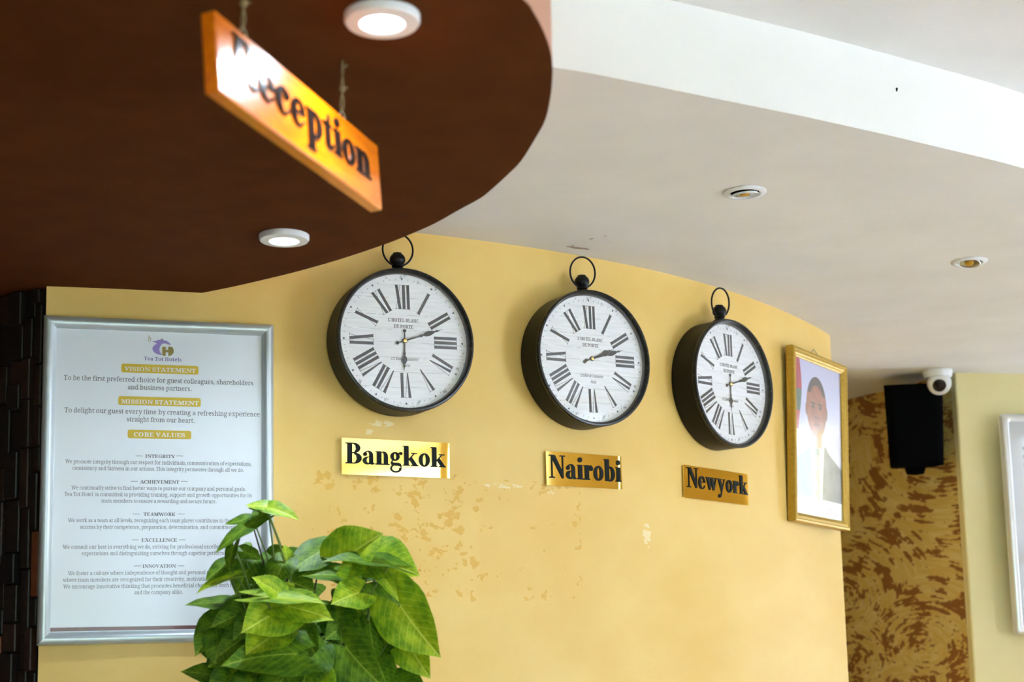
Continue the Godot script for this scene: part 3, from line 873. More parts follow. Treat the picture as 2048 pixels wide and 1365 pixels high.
# ---------------------------------------------------------------- things
func make_shell() -> void:
	var st := tool_new()
	box(st, Vector3(-2.8, -0.15, -6.4), Vector3(3.3, 0, 2.7))
	structure("floor", st, M.floor_tile, "beige tiled floor")
	st = tool_new()
	box(st, Vector3(-2.8, HIGH, -6.4), Vector3(3.3, HIGH + 0.15, 2.7))
	structure("ceiling", st, M.ceiling, "higher white ceiling at the upper right")
	# lower ceiling with its bowed edge
	var edge := spline([Vector2(-2.8, 1.3), Vector2(-1.4, 1.58), Vector2(-0.6, 1.80), Vector2(-0.2, 1.935), Vector2(0.073, 2.042), Vector2(0.187, 2.099), Vector2(0.312, 2.168), Vector2(0.445, 2.241), Vector2(0.538, 2.294), Vector2(0.742, 2.418), Vector2(0.968, 2.564), Vector2(1.3, 2.81), Vector2(1.7, 3.15), Vector2(2.1, 3.5), Vector2(2.7, 4.05), Vector2(3.3, 4.6)], 6)
	st = tool_new()
	var up := func(q: Vector3) -> Vector3: return Vector3(q.x, q.z, -q.y)
	prism(st, edge + [Vector2(3.3, 6.4), Vector2(-2.8, 6.4)], WALL_TOP, HIGH + 0.01, up, true)
	var low := structure("ceiling_low", st, M.ceiling, "lower white ceiling with a bowed edge above the clocks")
	# scuffs on the lower ceiling near the middle clock
	var grime := mat(rgb(168, 148, 130), 0.9)
	for q in [[0.155, -3.035, 0.03, 0.006, 0.5], [0.143, -3.014, 0.003, 0.002, 0.2], [0.18, -2.966, 0.005, 0.0015, -0.4], [0.209, -2.946, 0.004, 0.0015, -0.4]]:
		st = tool_new()
		var p := []
		for i in 14:
			var a := TAU * i / 14
			p.append(Vector2(q[0], -q[1]) + Vector2(cos(a) * q[2], sin(a) * q[3] * (1.0 + 0.4 * sin(a * 5.0))).rotated(q[4]))
		prism(st, p, WALL_TOP - 0.0006, WALL_TOP + 0.002, up)
		put(low, "scuff_mark", st, grime)
	st = tool_new()
	tube(st, [Vector3(0.684, EYE + 0.944, -2.37), Vector3(0.682, EYE + 0.94, -2.362), Vector3(0.681, EYE + 0.936, -2.3615)], 0.0022, 0.0012, 6)
	put(low, "nail", st, M.speaker)
	# brown dropped soffit over the reception, peach edge
	var rim := spline([Vector2(-0.603, 2.731), Vector2(-0.520, 2.679), Vector2(-0.409, 2.599), Vector2(-0.315, 2.520), Vector2(-0.216, 2.421), Vector2(-0.166, 2.362), Vector2(-0.121, 2.303), Vector2(-0.078, 2.232), Vector2(-0.041, 2.172), Vector2(-0.022, 2.128), Vector2(0.001, 2.067), Vector2(0.023, 2.001), Vector2(0.043, 1.907), Vector2(0.055, 1.839), Vector2(0.060, 1.762), Vector2(0.061, 1.698), Vector2(0.060, 1.656), Vector2(0.055, 1.605), Vector2(0.046, 1.556), Vector2(0.036, 1.516), Vector2(0.023, 1.478), Vector2(-0.035, 1.37), Vector2(-0.13, 1.26), Vector2(-0.26, 1.17), Vector2(-0.42, 1.10), Vector2(-0.65, 1.05), Vector2(-1.0, 1.02), Vector2(-2.8, 1.0)], 5)
	st = tool_new()
	prism(st, rim + [Vector2(-2.8, 3.75), Vector2(-0.75, 2.85)], SOFFIT, SOFFIT + 0.002, up)
	var sf := structure("ceiling_soffit", st, M.soffit, "dark brown rounded dropped ceiling over the reception")
	st = tool_new()
	prism(st, rim + [Vector2(-2.8, 3.75), Vector2(-0.75, 2.85)], SOFFIT + 0.002, HIGH + 0.005, up, true)
	put(sf, "edge_band", st, M.peach)

	# the bowed yellow wall
	st = tool_new()
	var n := 90
	var run := [0.0]
	for i in n:
		var a := lerpf(-0.884, 0.921, float(i) / n)
		var b := lerpf(-0.884, 0.921, float(i + 1) / n)
		run.append(run[-1] + Vector2(b - a, wall_z(b) - wall_z(a)).length())
	var top := HIGH
	var vt := (WALL_TOP - top) / (2.46 - 1.2)
	var vb := (WALL_TOP - 0.0) / (2.46 - 1.2)
	for i in n:
		var a := lerpf(-0.884, 0.921, float(i) / n)
		var b := lerpf(-0.884, 0.921, float(i + 1) / n)
		var ta := wall_turn(a)
		var tb := wall_turn(b)
		var pa := Vector3(a, 0, wall_z(a))
		var pb := Vector3(b, 0, wall_z(b))
		var ba := pa - Vector3(sin(ta), 0, cos(ta)) * 0.12
		var bb := pb - Vector3(sin(tb), 0, cos(tb)) * 0.12
		var t := Vector3(0, top, 0)
		var u0 := float(i) / n
		var u1 := float(i + 1) / n
		st.set_smooth_group(1)
		quad_uv(st, [pa, pb, pb + t, pa + t], [Vector2(u0, vb), Vector2(u1, vb), Vector2(u1, vt), Vector2(u0, vt)])
		st.set_smooth_group(2)
		st.set_uv(Vector2(0.5, 0.98))
		quad(st, bb, ba, ba + t, bb + t)
		st.set_smooth_group(FLAT)
		quad(st, pa + t, pb + t, bb + t, ba + t)
		if i == 0:
			quad(st, ba, pa, pa + t, ba + t)
		if i == n - 1:
			quad(st, pb, bb, bb + t, pb + t)
	structure("wall_front", st, wall_material(), "bowed yellow wall behind the three clocks")

	# the niche at the right: return, combed brown wall, yellow pier
	st = tool_new()
	box(st, Vector3(0.72, 0, -5.9), Vector3(0.918, HIGH, -4.02))
	structure("wall_return", st, M.yellow, "yellow end of the bowed wall")
	var a := Vector3(1.472, 0, -4.668)
	var b := Vector3(0.80, 0, -5.95)
	var t := Vector3(0, HIGH, 0)
	st = tool_new()
	st.set_smooth_group(FLAT)
	quad_uv(st, [b, a, a + t, b + t], [Vector2(0, 1.8), Vector2(1, 1.8), Vector2(1, 0), Vector2(0, 0)])
	st.set_uv(Vector2(0.5, 0.5))
	var back := Vector3(0.9, 0, -0.45) * 0.12
	quad(st, a + back, b + back, b + back + t, a + back + t)
	quad(st, a, a + back, a + back + t, a + t)
	structure("wall_niche", st, swirl_material(), "ochre wall combed with brown glaze behind the loudspeaker")
	st = tool_new()
	var turn := -atan2(0.044, 0.213)
	box(st, Vector3(0, 0, -0.14), Vector3(1.75, HIGH, 0), 0.004, Transform3D(Basis(Vector3.UP, -turn), Vector3(1.475, 0, -4.643)))
	structure("wall_pier", st, M.pale_yellow, "yellow wall at the far right")

	# clad wall at the far left, in the dark
	make_cladding()

	# the rest of the room: sides and back with their windows
	st = tool_new()
	var bays := [[-3.1, -2.85, 0.6], [-2.0, -1.1, 0.4], [-0.35, 0.9, 1.9]]
	var from := -4.6
	for q in bays:
		box(st, Vector3(3.1, 0, from), Vector3(3.3, HIGH, q[0]))
		box(st, Vector3(3.1, 0, q[0]), Vector3(3.3, q[2], q[1]))
		box(st, Vector3(3.1, 2.58, q[0]), Vector3(3.3, HIGH, q[1]))
		from = q[1]
	box(st, Vector3(3.1, 0, from), Vector3(3.3, HIGH, 2.7))
	structure("wall_right", st, M.yellow, "yellow side wall with three windows")
	st = tool_new()
	box(st, Vector3(-2.8, 0, 2.5), Vector3(-0.2, HIGH, 2.7))
	box(st, Vector3(2.2, 0, 2.5), Vector3(3.1, HIGH, 2.7))
	box(st, Vector3(-0.2, 0, 2.5), Vector3(2.2, 0.3, 2.7))
	box(st, Vector3(-0.2, 2.3, 2.5), Vector3(2.2, HIGH, 2.7))
	structure("wall_back", st, M.timber, "timber panelled back wall with a window")
	st = tool_new()
	box(st, Vector3(-2.8, 0, -3.8), Vector3(-2.6, HIGH, 2.5))
	structure("wall_left", st, M.timber, "timber panelled left wall")
	for k in bays.size():
		window("window_%d" % (k + 1), Transform3D(Basis(Vector3.UP, -PI / 2), Vector3(3.2, bays[k][2], (bays[k][0] + bays[k][1]) / 2)), bays[k][1] - bays[k][0], 2.58 - bays[k][2], 1, 2)
	window("window_4", Transform3D(Basis(Vector3.UP, PI), Vector3(1.0, 0.3, 2.6)), 2.4, 2.0, 3, 2)



func window(called: String, t: Transform3D, w: float, h: float, nx: int, ny: int) -> void:
	var st := tool_new()
	var x := w / 2
	for s in [[-x, 0.0, -x + 0.06, h], [x - 0.06, 0.0, x, h], [-x, 0.0, x, 0.06], [-x, h - 0.06, x, h]]:
		box(st, Vector3(s[0], s[1], -0.04), Vector3(s[2], s[3], 0.04), 0.004)
	var o := structure(called, st, M.white_frame, "white framed window")
	o.transform = t
	for i in range(1, nx):
		st = tool_new()
		box(st, Vector3(-x + w * i / nx - 0.03, 0.06, -0.035), Vector3(-x + w * i / nx + 0.03, h - 0.06, 0.035), 0.004)
		put(o, "mullion", st, M.white_frame)
	st = tool_new()
	box(st, Vector3(-x + 0.06, h * 0.68 - 0.025, -0.03), Vector3(x - 0.06, h * 0.68 + 0.025, 0.03), 0.004)
	put(o, "transom", st, M.white_frame)
	for i in nx:
		for j in ny:
			var y0 := 0.06 if j == 0 else h * 0.68 + 0.025
			var y1 := h * 0.68 - 0.025 if j == 0 else h - 0.06
			st = tool_new()
			st.set_smooth_group(FLAT)
			var l := -x + w * i / nx + 0.03
			var r := -x + w * (i + 1) / nx - 0.03
			quad(st, Vector3(l, y0, 0), Vector3(r, y0, 0), Vector3(r, y1, 0), Vector3(l, y1, 0))
			put(o, "pane", st, M.glass)


func make_cladding() -> void:
	# dark timber blocks of uneven size and depth fixed to a black board
	var dir := Vector3(-0.11, 0, -0.056).normalized()
	var turn := atan2(-dir.x, 0.0) * 0.0 - atan2(0.056, 0.11)
	var st := tool_new()
	var t := Transform3D(Basis(Vector3.UP, turn + PI * 0.0), Vector3(-0.890, 0, -2.672))
	# local x runs to the left end, so build towards -x
	box(st, Vector3(-2.1, 0, -0.12), Vector3(0, HIGH, 0), 0.0, t)
	var o := structure("wall_cladding", st, mat(rgb(10, 8, 8), 0.8), "dark timber block cladding at the far left")
	var rng := RandomNumberGenerator.new()
	rng.seed = 12
	var tones := [rgb(20, 13, 10), rgb(26, 16, 12), rgb(34, 21, 15), rgb(44, 24, 16), rgb(16, 12, 10)]
	var mats := []
	for c: Color in tones:
		var m := triplanar(mat(Color.WHITE, 0.55), 3.0)
		m.albedo_texture = noise_tex(70 + mats.size(), 0.06, [[0.0, c.darkened(0.35)], [0.6, c], [1.0, c.lightened(0.12)]], 256)
		mats.append(m)
	var warm := triplanar(mat(Color.WHITE, 0.55), 3.0)
	warm.albedo_texture = noise_tex(80, 0.05, [[0.0, rgb(104, 52, 26)], [1.0, rgb(132, 70, 36)]], 256)
	var x := -0.002
	var col := 0
	while x > -0.34:
		var w := [0.020, 0.024, 0.036, 0.045, 0.04, 0.05, 0.05, 0.05][mini(col, 7)] as float
		var y := 1.30 + rng.randf_range(0.0, 0.05)
		while y < SOFFIT - 0.01:
			var h := rng.randf_range(0.045, 0.13)
			var y1 := minf(y + h, SOFFIT - 0.002)
			var d := rng.randf_range(0.004, 0.022)
			st = tool_new()
			box(st, Vector3(x - w + 0.001, y + 0.001, 0.0005), Vector3(x - 0.001, y1 - 0.001, d), 0.002, t)
			var m: Material = mats[rng.randi_range(0, 4)]
			if col == 0 and y < 1.74 and y1 > 1.74 or col == 3 and y < 1.58 and y1 > 1.58:
				m = warm
			put(o, "timber_block", st, m)
			y = y1
		x -= w
		col += 1


func make_lamps() -> void:
	var names := ["lit round white ceiling light beside the hanging sign", "lit round white ceiling light near the left clock"]
	var k := 0
	for p: Vector3 in [Vector3(-0.134, SOFFIT, -1.508), Vector3(-0.380, SOFFIT, -2.351)]:
		# local z points down
		var t := Transform3D(Basis(Vector3.RIGHT, PI / 2), p)
		var o := thing("ceiling_light", names[k], "ceiling light", t, "round lights in the brown ceiling")
		var st := tool_new()
		lathe(st, [Vector2(0.0, 0.0005), Vector2(0.0425, 0.0005), Vector2(0.0425, 0.007), Vector2(0.0405, 0.010), Vector2(0.026, 0.0115), Vector2(0.025, 0.010)], 64)
		put(o, "rim", st, M.white_plastic)
		st = tool_new()
		lathe(st, [Vector2(0.0255, 0.0098), Vector2(0.018, 0.0105), Vector2(0.0, 0.011)], 48)
		put(o, "diffuser", st, M.led)
		var l := SpotLight3D.new()
		l.name = "led_glow"
		l.light_color = Color(0.88, 0.94, 1.0)
		l.light_energy = 0.16
		l.light_size = 0.025
		l.spot_angle = 80.0
		l.spot_range = 8.0
		l.spot_attenuation = 2.0
		l.shadow_enabled = true
		l.transform = Transform3D(Basis(Vector3.RIGHT, PI), Vector3(0, 0, 0.014))
		o.add_child(l)
		k += 1
	var spots := [[Vector3(0.463, WALL_TOP, -2.667), 8.0, "unlit recessed halogen spotlight in the white ceiling above the clocks"], [Vector3(1.074, WALL_TOP, -3.224), -14.0, "unlit recessed spotlight in the white ceiling at the far right"]]
	for s in spots:
		var t := Transform3D(Basis(Vector3.RIGHT, PI / 2), s[0])
		var o := thing("recessed_spotlight", s[2], "spotlight", t, "unlit spotlights in the white ceiling")
		var st := tool_new()
		lathe(st, [Vector2(0.0415, 0.0003), Vector2(0.0415, 0.002), Vector2(0.038, 0.0045), Vector2(0.031, 0.005), Vector2(0.0285, 0.003), Vector2(0.0275, 0.0005)], 64)
		put(o, "rim", st, M.white_plastic)
		st = tool_new()
		lathe(st, [Vector2(0.0285, 0.0006), Vector2(0.0, 0.0006)], 48)
		put(o, "can", st, M.speaker)
		var tilt := Transform3D(Basis(Vector3(0.8, 0.6, 0).normalized(), deg_to_rad(s[1])), Vector3(0, 0, 0.004))
		st = tool_new()
		lathe(st, [Vector2(0.0245, -0.001), Vector2(0.026, 0.001), Vector2(0.0245, 0.003), Vector2(0.0225, 0.0015)], 48, tilt)
		put(o, "gimbal_ring", st, M.white_plastic)
		st = tool_new()
		lathe(st, [Vector2(0.0225, 0.0015), Vector2(0.016, -0.0005), Vector2(0.010, -0.001)], 48, tilt)
		put(o, "reflector", st, mat(rgb(190, 190, 185), 0.2, 0.9))
		st = tool_new()
		lathe(st, [Vector2(0.010, -0.001), Vector2(0.009, 0.003), Vector2(0.0, 0.0045)], 32, tilt)
		put(o, "bulb", st, mat(rgb(196, 146, 36), 0.25))


func numeral(st: SurfaceTool, text: String, angle: float, r0: float, r1: float) -> void:
	var wide := {"I": 0.0096, "V": 0.0155, "X": 0.0150}
	var th := 0.0062
	var total := 0.0
	for c in text:
		total += wide[c]
	var place := func(q: Vector3) -> Vector3:
		var v := Vector2(q.x, r0 + q.y * (r1 - r0)).rotated(-angle)
		return Vector3(v.x, v.y, q.z)
	var x := -total / 2
	var hair := 0.0007
	for c in text:
		var w: float = wide[c]
		var m := x + w / 2
		var polys := []
		var s := 0.016
		match c:
			"I":
				polys = bar(m - th / 2, 0, m + th / 2, 1) + bar(m - th / 2 - 0.0012, 0, m + th / 2 + 0.0012, s) + bar(m - th / 2 - 0.0012, 1 - s, m + th / 2 + 0.0012, 1)
			"V":
				polys = shape([x + 0.001, 1, x + 0.001 + th, 1, m + 0.0012, 0, m - 0.0008, 0]) + shape([x + w - 0.002, 1, x + w - 0.002 + hair, 1, m + 0.001, 0, m + 0.0002, 0]) + bar(x, 1 - s, x + 0.008, 1) + bar(x + w - 0.005, 1 - s, x + w, 1)
			"X":
				polys = shape([x + 0.001, 1, x + 0.001 + th, 1, x + w - 0.001, 0, x + w - 0.001 - th, 0]) + shape([x + w - 0.003, 1, x + w - 0.003 + hair, 1, x + 0.002 + hair, 0, x + 0.002, 0]) + bar(x, 1 - s, x + 0.008, 1) + bar(x + w - 0.005, 1 - s, x + w, 1) + bar(x, 0, x + 0.005, s) + bar(x + w - 0.008, 0, x + w, s)
		for p: Array in polys:
			prism(st, p, 0.0, 0.0003, place)
		x += w


func hand(parent: Node, called: String, angle: float, length: float, tail: float, z: float, wide: float) -> void:
	var turn := func(q: Vector3) -> Vector3:
		var v := Vector2(q.x, q.y).rotated(-angle)
		return Vector3(v.x, v.y, q.z)
	var st := tool_new()
	var right := [[0.0018, 0.0], [0.0016, 0.35], [0.003, 0.42], [0.0016, 0.48], [0.004, 0.52], [1.0, 0.62], [0.55, 0.72], [0.0012, 0.78], [0.0024, 0.83], [0.0008, 0.87], [0.0, 1.0]]
	var p := []
	for q in right:
		p.append(Vector2(wide if q[0] == 1.0 else (wide * 0.6 if q[0] == 0.55 else q[0]), q[1] * length))
	for i in range(right.size() - 2, -1, -1):
		p.append(Vector2(-p[i].x, p[i].y))
	prism(st, p, z, z + 0.0008, turn)
	for q in bar(-0.001, -tail, 0.001, 0.0) + dot(0, -tail, 0.0036) + dot(0, 0, 0.0055):
		prism(st, q, z, z + 0.0008, turn)
	put(parent, called, st, mat(rgb(44, 46, 48), 0.45) if not M.has("hand") else M.hand)


func make_clock(x: float, y: float, turn: float, s: float, spin: float, hour: float, minute: float, label: String) -> void:
	var t := on_wall(x, y, turn, 0.002)
	t.basis = t.basis * Basis(Vector3.BACK, spin)
	var o := thing("wall_clock", label, "clock", t, "pocket-watch wall clocks")
	var st := tool_new()
	lathe(st, [Vector2(0.0, 0.0), Vector2(0.147, 0.0), Vector2(0.149, 0.002), Vector2(0.1492, 0.060), Vector2(0.1462, 0.0605)], 96)
	put(o, "case", st, M.black_case)
	st = tool_new()
	lathe(st, [Vector2(0.1492, 0.0602), Vector2(0.1502, 0.0625), Vector2(0.1500, 0.0660), Vector2(0.1482, 0.0690), Vector2(0.1450, 0.0698), Vector2(0.1424, 0.0680), Vector2(0.1414, 0.0650), Vector2(0.1400, 0.0630), Vector2(0.1396, 0.052), Vector2(0.1396, 0.050)], 96)
	put(o, "bezel", st, M.black)
	# dial
	st = tool_new()
	st.set_smooth_group(FLAT)
	for i in 72:
		var a := TAU * i / 72
		var b := TAU * (i + 1) / 72
		var r := 0.1405
		for q: Vector2 in [Vector2.ZERO, Vector2(cos(b), sin(b)), Vector2(cos(a), sin(a))]:
			vert_uv(st, Vector3(q.x * r, q.y * r, 0.052), Vector2(0.5 + 0.5 * q.x, 0.5 - 0.5 * q.y))
	var dial := put(o, "dial", st, M.dial)
	st = tool_new()
	var names := ["XII", "I", "II", "III", "IV", "V", "VI", "VII", "VIII", "IX", "X", "XI"]
	for k in 12:
		numeral(st, names[k], TAU * k / 12, 0.0665, 0.1175)
	var nu := put(dial, "numerals", st, M.ink)
	nu.position.z = 0.0521
	st = tool_new()
	for k in 60:
		var a := TAU * k / 60
		var at := func(q: Vector3) -> Vector3:
			var v := Vector2(q.x, q.y).rotated(-a)
			return Vector3(v.x, v.y, q.z)
		if k % 5 == 0:
			prism(st, [Vector2(-0.0026, 0.1315), Vector2(0.0026, 0.1315), Vector2(0, 0.1262)], 0.0, 0.0002, at)
		else:
			prism(st, bar(-0.0004, 0.1275, 0.0004, 0.1308)[0], 0.0, 0.0002, at)
	var track := put(dial, "minute_track", st, M.ink)
	track.position.z = 0.0521
	lettering(dial, "L'HOTEL BLANC", 0.0, 0.0395, 0.067, 0.0074, 0.0522, M.ink, true)
	lettering(dial, "DE PORTE", 0.0, 0.0265, 0.042, 0.0074, 0.0522, M.ink, true)
	lettering(dial, "121 Rue de Commerce", 0.0, -0.0405, 0.060, 0.0066, 0.0522, M.ink, false, 0.35)
	lettering(dial, "Paris", 0.004, -0.0535, 0.015, 0.0064, 0.0522, M.ink, false, 0.35)
	hand(o, "hour_hand", hour, 0.064, 0.021, 0.0545, 0.0062)
	hand(o, "minute_hand", minute, 0.091, 0.017, 0.0562, 0.0055)
	st = tool_new()
	lathe(st, [Vector2(0.0042, 0.0562), Vector2(0.0040, 0.0585), Vector2(0.002, 0.0595), Vector2(0, 0.0597)], 20)
	put(o, "hand_cap", st, M.brass)
	st = tool_new()
	lathe(st, [Vector2(0.1405, 0.0622), Vector2(0.07, 0.0634), Vector2(0.0, 0.0638)], 72)
	put(o, "glass", st, M.glass)
	# finial and ring on top: lathe along the clock's own up
	var upt := Transform3D(Basis(Vector3.RIGHT, -PI / 2), Vector3(0, 0, 0.032))
	st = tool_new()
	lathe(st, [Vector2(0.026, 0.1455), Vector2(0.019, 0.1505), Vector2(0.0125, 0.1555), Vector2(0.0105, 0.159), Vector2(0.0125, 0.161), Vector2(0.0125, 0.1625), Vector2(0.0105, 0.164), Vector2(0.0135, 0.167), Vector2(0.016, 0.1715), Vector2(0.0165, 0.176), Vector2(0.0155, 0.181), Vector2(0.0125, 0.1855), Vector2(0.0095, 0.188), Vector2(0.009, 0.190), Vector2(0.0, 0.1905)], 32, upt)
	var fin := put(o, "finial", st, M.black_case)
	var path := []
	for k in 48:
		path.append(Vector3(0.0335 * cos(TAU * k / 48), 0.196 + 0.0335 * sin(TAU * k / 48), 0.036 + 0.004 * sin(TAU * k / 48)))
	st = tool_new()
	tube(st, path, 0.0021, 0.0021, 8, true)
	put(fin, "hanging_ring", st, M.black_case)
	o.scale = Vector3.ONE * s


func make_plate(text: String, x: float, y: float, w: float, h: float, turn: float, spin: float, sag: float, curl: float, x0: float, x1: float, base: float, cap: float, label: String) -> void:
	var t := on_wall(x, y, turn, 0.003)
	t.basis = t.basis * Basis(Vector3.BACK, spin)
	var o := thing("name_plate", label, "plate", t, "brass city plates")
	var bend := func(q: Vector3) -> Vector3:
		var u := q.x / (w / 2)
		return Vector3(q.x, q.y, q.z - sag * u * u + curl * pow(maxf(0.0, u - 0.8) / 0.2, 2.0))
	var st := tool_new()
	var n := 40
	for i in n:
		var a := -w / 2 + w * i / n
		var b := -w / 2 + w * (i + 1) / n
		var y0 := -h / 2
		var y1 := h / 2
		var z := 0.0022
		var f := func(px: float, py: float, pz: float) -> Vector3: return bend.call(Vector3(px, py, pz))
		st.set_smooth_group(1)
		quad(st, f.call(a, y0, z), f.call(b, y0, z), f.call(b, y1, z), f.call(a, y1, z))
		st.set_smooth_group(2)
		quad(st, f.call(b, y0, 0.0), f.call(a, y0, 0.0), f.call(a, y1, 0.0), f.call(b, y1, 0.0))
		st.set_smooth_group(FLAT)
		quad(st, f.call(a, y0, 0.0), f.call(b, y0, 0.0), f.call(b, y0, z), f.call(a, y0, z))
		quad(st, f.call(b, y1, 0.0), f.call(a, y1, 0.0), f.call(a, y1, z), f.call(b, y1, z))
		if i == 0:
			quad(st, f.call(a, y1, 0.0), f.call(a, y0, 0.0), f.call(a, y0, z), f.call(a, y1, z))
		if i == n - 1:
			quad(st, f.call(b, y0, 0.0), f.call(b, y1, 0.0), f.call(b, y1, z), f.call(b, y0, z))
	put(o, "plate", st, M.brass)
	cut_letters(o, text, x0, x1, base, cap, 0.0022, 0.0018, M.letter, bend)


func make_poster() -> void:
	var o := thing("framed_poster", "white vision and mission statement in a silver frame", "poster", on_wall(-0.6778, 0.328, 0.2888, 0.0), "")
	rails(o, "frame_bar", 0.4329, 0.6218, [Vector2(0, 0.0), Vector2(0, 0.011), Vector2(0.002, 0.016), Vector2(0.006, 0.0198), Vector2(0.011, 0.0212), Vector2(0.016, 0.0200), Vector2(0.020, 0.0165), Vector2(0.0225, 0.013), Vector2(0.0236, 0.0122), Vector2(0.0236, 0.009)], M.aluminium)
	sheet(o, "backing_board", 0.428, 0.617, 0.009, 0.008, M.paper)
	var page := sheet(o, "print_sheet", 0.388, 0.577, 0.0100, 0.0008, M.paper)
	var z := 0.0101
	for q in LINES:
		var m: Material = [M.print_ink, M.print_ink, M.print_violet, M.print_white][q[5]]
		lettering(page, q[0], q[1], q[2], q[3], q[4], z + (0.0005 if q[5] == 3 else 0.0), m, q[5] > 0)
	for q in [[-0.001, 0.2142, 0.1449, 0.0171], [-0.001, 0.1508, 0.1545, 0.0171], [-0.0007, 0.0865, 0.1187, 0.0165]]:
		var st := tool_new()
		var p := []
		for k in 4:
			var c := Vector2([1, -1, -1, 1][k] * (q[2] / 2 - 0.004), [1, 1, -1, -1][k] * (q[3] / 2 - 0.004)) + Vector2(q[0], q[1])
			for i in 6:
				p.append(c + Vector2.from_angle(PI / 2 * (k + i / 5.0)) * 0.004)
		prism(st, p, z, z + 0.0003)
		put(page, "heading_band", st, M.print_gold)
	for q in DASHES:
		var st := tool_new()
		prism(st, bar(q[0] - q[2] / 2, q[1] - 0.0004, q[0] + q[2] / 2, q[1] + 0.0004)[0], z, z + 0.0002)
		put(page, "dash", st, M.print_ink)
	var st := tool_new()
	prism(st, bar(-0.193, -0.2856, 0.193, -0.2785)[0], z, z + 0.0002)
	put(page, "bottom_band", st, M.print_red)
	# the emblem: a violet pot with a spout and an olive H
	st = tool_new()
	for p in EMBLEM_VIOLET:
		prism(st, p, z, z + 0.0002)
	put(page, "emblem", st, M.print_purple)
	st = tool_new()
	for p in EMBLEM_OLIVE:
		prism(st, p, z, z + 0.0002)
	put(page, "emblem_letter", st, M.print_olive)
	st = tool_new()
	tube(st, [Vector3(-0.0229, 0.2798, z), Vector3(-0.0235, 0.2775, z), Vector3(-0.0208, 0.2757, z), Vector3(-0.019, 0.274, z), Vector3(-0.0195, 0.2709, z), Vector3(-0.0223, 0.2674, z), Vector3(-0.024, 0.2707, z), Vector3(-0.023, 0.2746, z), Vector3(-0.021, 0.2755, z)], 0.0005, 0.0005, 5)
	put(page, "emblem_steam", st, M.print_olive)
	sheet(o, "cover", 0.388, 0.577, 0.0125, 0.0, M.cover)


func make_portrait() -> void:
	var t := on_wall(0.800, 0.5243, 0.921, 0.020)
	t.basis = t.basis * Basis(Vector3.RIGHT, 0.025) * Basis(Vector3.BACK, -0.0318)
	var o := thing("framed_portrait", "gold framed portrait of a man in a grey suit", "portrait", t)
	rails(o, "frame_bar", 0.335, 0.463, [Vector2(0, 0.0), Vector2(0, 0.017), Vector2(0.002, 0.021), Vector2(0.007, 0.022), Vector2(0.010, 0.019), Vector2(0.014, 0.0195), Vector2(0.019, 0.0185), Vector2(0.021, 0.015), Vector2(0.025, 0.013), Vector2(0.025, 0.008)], M.gold_frame)
	sheet(o, "backing_board", 0.325, 0.453, 0.008, 0.008, mat(rgb(96, 70, 42), 0.8))
	sheet(o, "photograph", 0.287, 0.415, 0.0088, 0.0006, portrait_material())
	sheet(o, "cover_glass", 0.287, 0.415, 0.011, 0.0, M.glass)
	var st := tool_new()
	tube(st, [Vector3(-0.03, 0.2305, 0.004), Vector3(0.0, 0.252, -0.002), Vector3(0.03, 0.2305, 0.004)], 0.0012, 0.0012, 6)
	put(o, "hanging_wire", st, M.steel)


func make_sign() -> void:
	var b := Basis(Vector3.UP, 1.2554) * Basis(Vector3.RIGHT, -0.0692) * Basis(Vector3.BACK, -0.014)
	var c := Vector3(-0.226, EYE + 0.5809, -1.5186)
	var o := thing("hanging_sign", "orange lacquered wooden sign reading Reception hung on strings", "sign", Transform3D(b, c))
	var l := 0.398
	var h := 0.085
	var st := tool_new()
	box(st, Vector3(-l / 2, -h / 2, -0.0083), Vector3(l / 2, h / 2, 0.0083), 0.0015)
	put(o, "board", st, M.wood_sign)
	cut_letters(o, "Reception", -l / 2 + 0.030, l / 2 - 0.032, -0.0145, 0.047, 0.0083, 0.0025, M.gloss_letter)
	for x in [0.1139, -0.1264]:
		st = tool_new()
		var path := []
		for k in 20:
			path.append(Vector3(x + 0.0065 * sin(TAU * k / 20), h / 2 + 0.0075 + 0.0065 * -cos(TAU * k / 20), 0))
		tube(st, path, 0.0012, 0.0012, 6, true)
		tube(st, [Vector3(x, h / 2 - 0.006, 0), Vector3(x, h / 2 + 0.002, 0)], 0.0012, 0.0012, 6)
		put(o, "screw_eye", st, M.steel)
		# the string, two strands with a knot, up to a hook in the brown ceiling
		var inv := Transform3D(b, c).affine_inverse()
		var low := Transform3D(b, c) * Vector3(x, h / 2 + 0.013, 0)
		var hook := Vector3(low.x + 0.001, SOFFIT, low.z)
		st = tool_new()
		for s in [-1.0, 1.0]:
			var strand := []
			for k in 13:
				var f := k / 12.0
				var w: Vector3 = low.lerp(hook, f) + Vector3(s * 0.0022 * sin(f * 9.0), 0, s * 0.0016 * cos(f * 7.0)) * (1.0 - f * 0.6)
				strand.append(inv * w)
			tube(st, strand, 0.0009, 0.0009, 6)
		var knot: Vector3 = inv * low.lerp(hook, 0.45)
		lathe(st, [Vector2(0, -0.004), Vector2(0.003, -0.0025), Vector2(0.0036, 0), Vector2(0.003, 0.0025), Vector2(0, 0.004)], 10, Transform3D(Basis(), knot))
		tube(st, [knot, knot + Vector3(0.004, 0.004, 0.003), knot + Vector3(0.008, 0.003, 0.004)], 0.0008, 0.0006, 5)
		put(o, "string", st, M.string)
		st = tool_new()
		tube(st, [inv * (hook + Vector3(0, 0.002, 0)), inv * (hook + Vector3(0, -0.006, 0)), inv * (hook + Vector3(0.003, -0.009, 0)), inv * (hook + Vector3(0.005, -0.005, 0))], 0.0012, 0.001, 6)
		put(o, "ceiling_hook", st, M.steel)


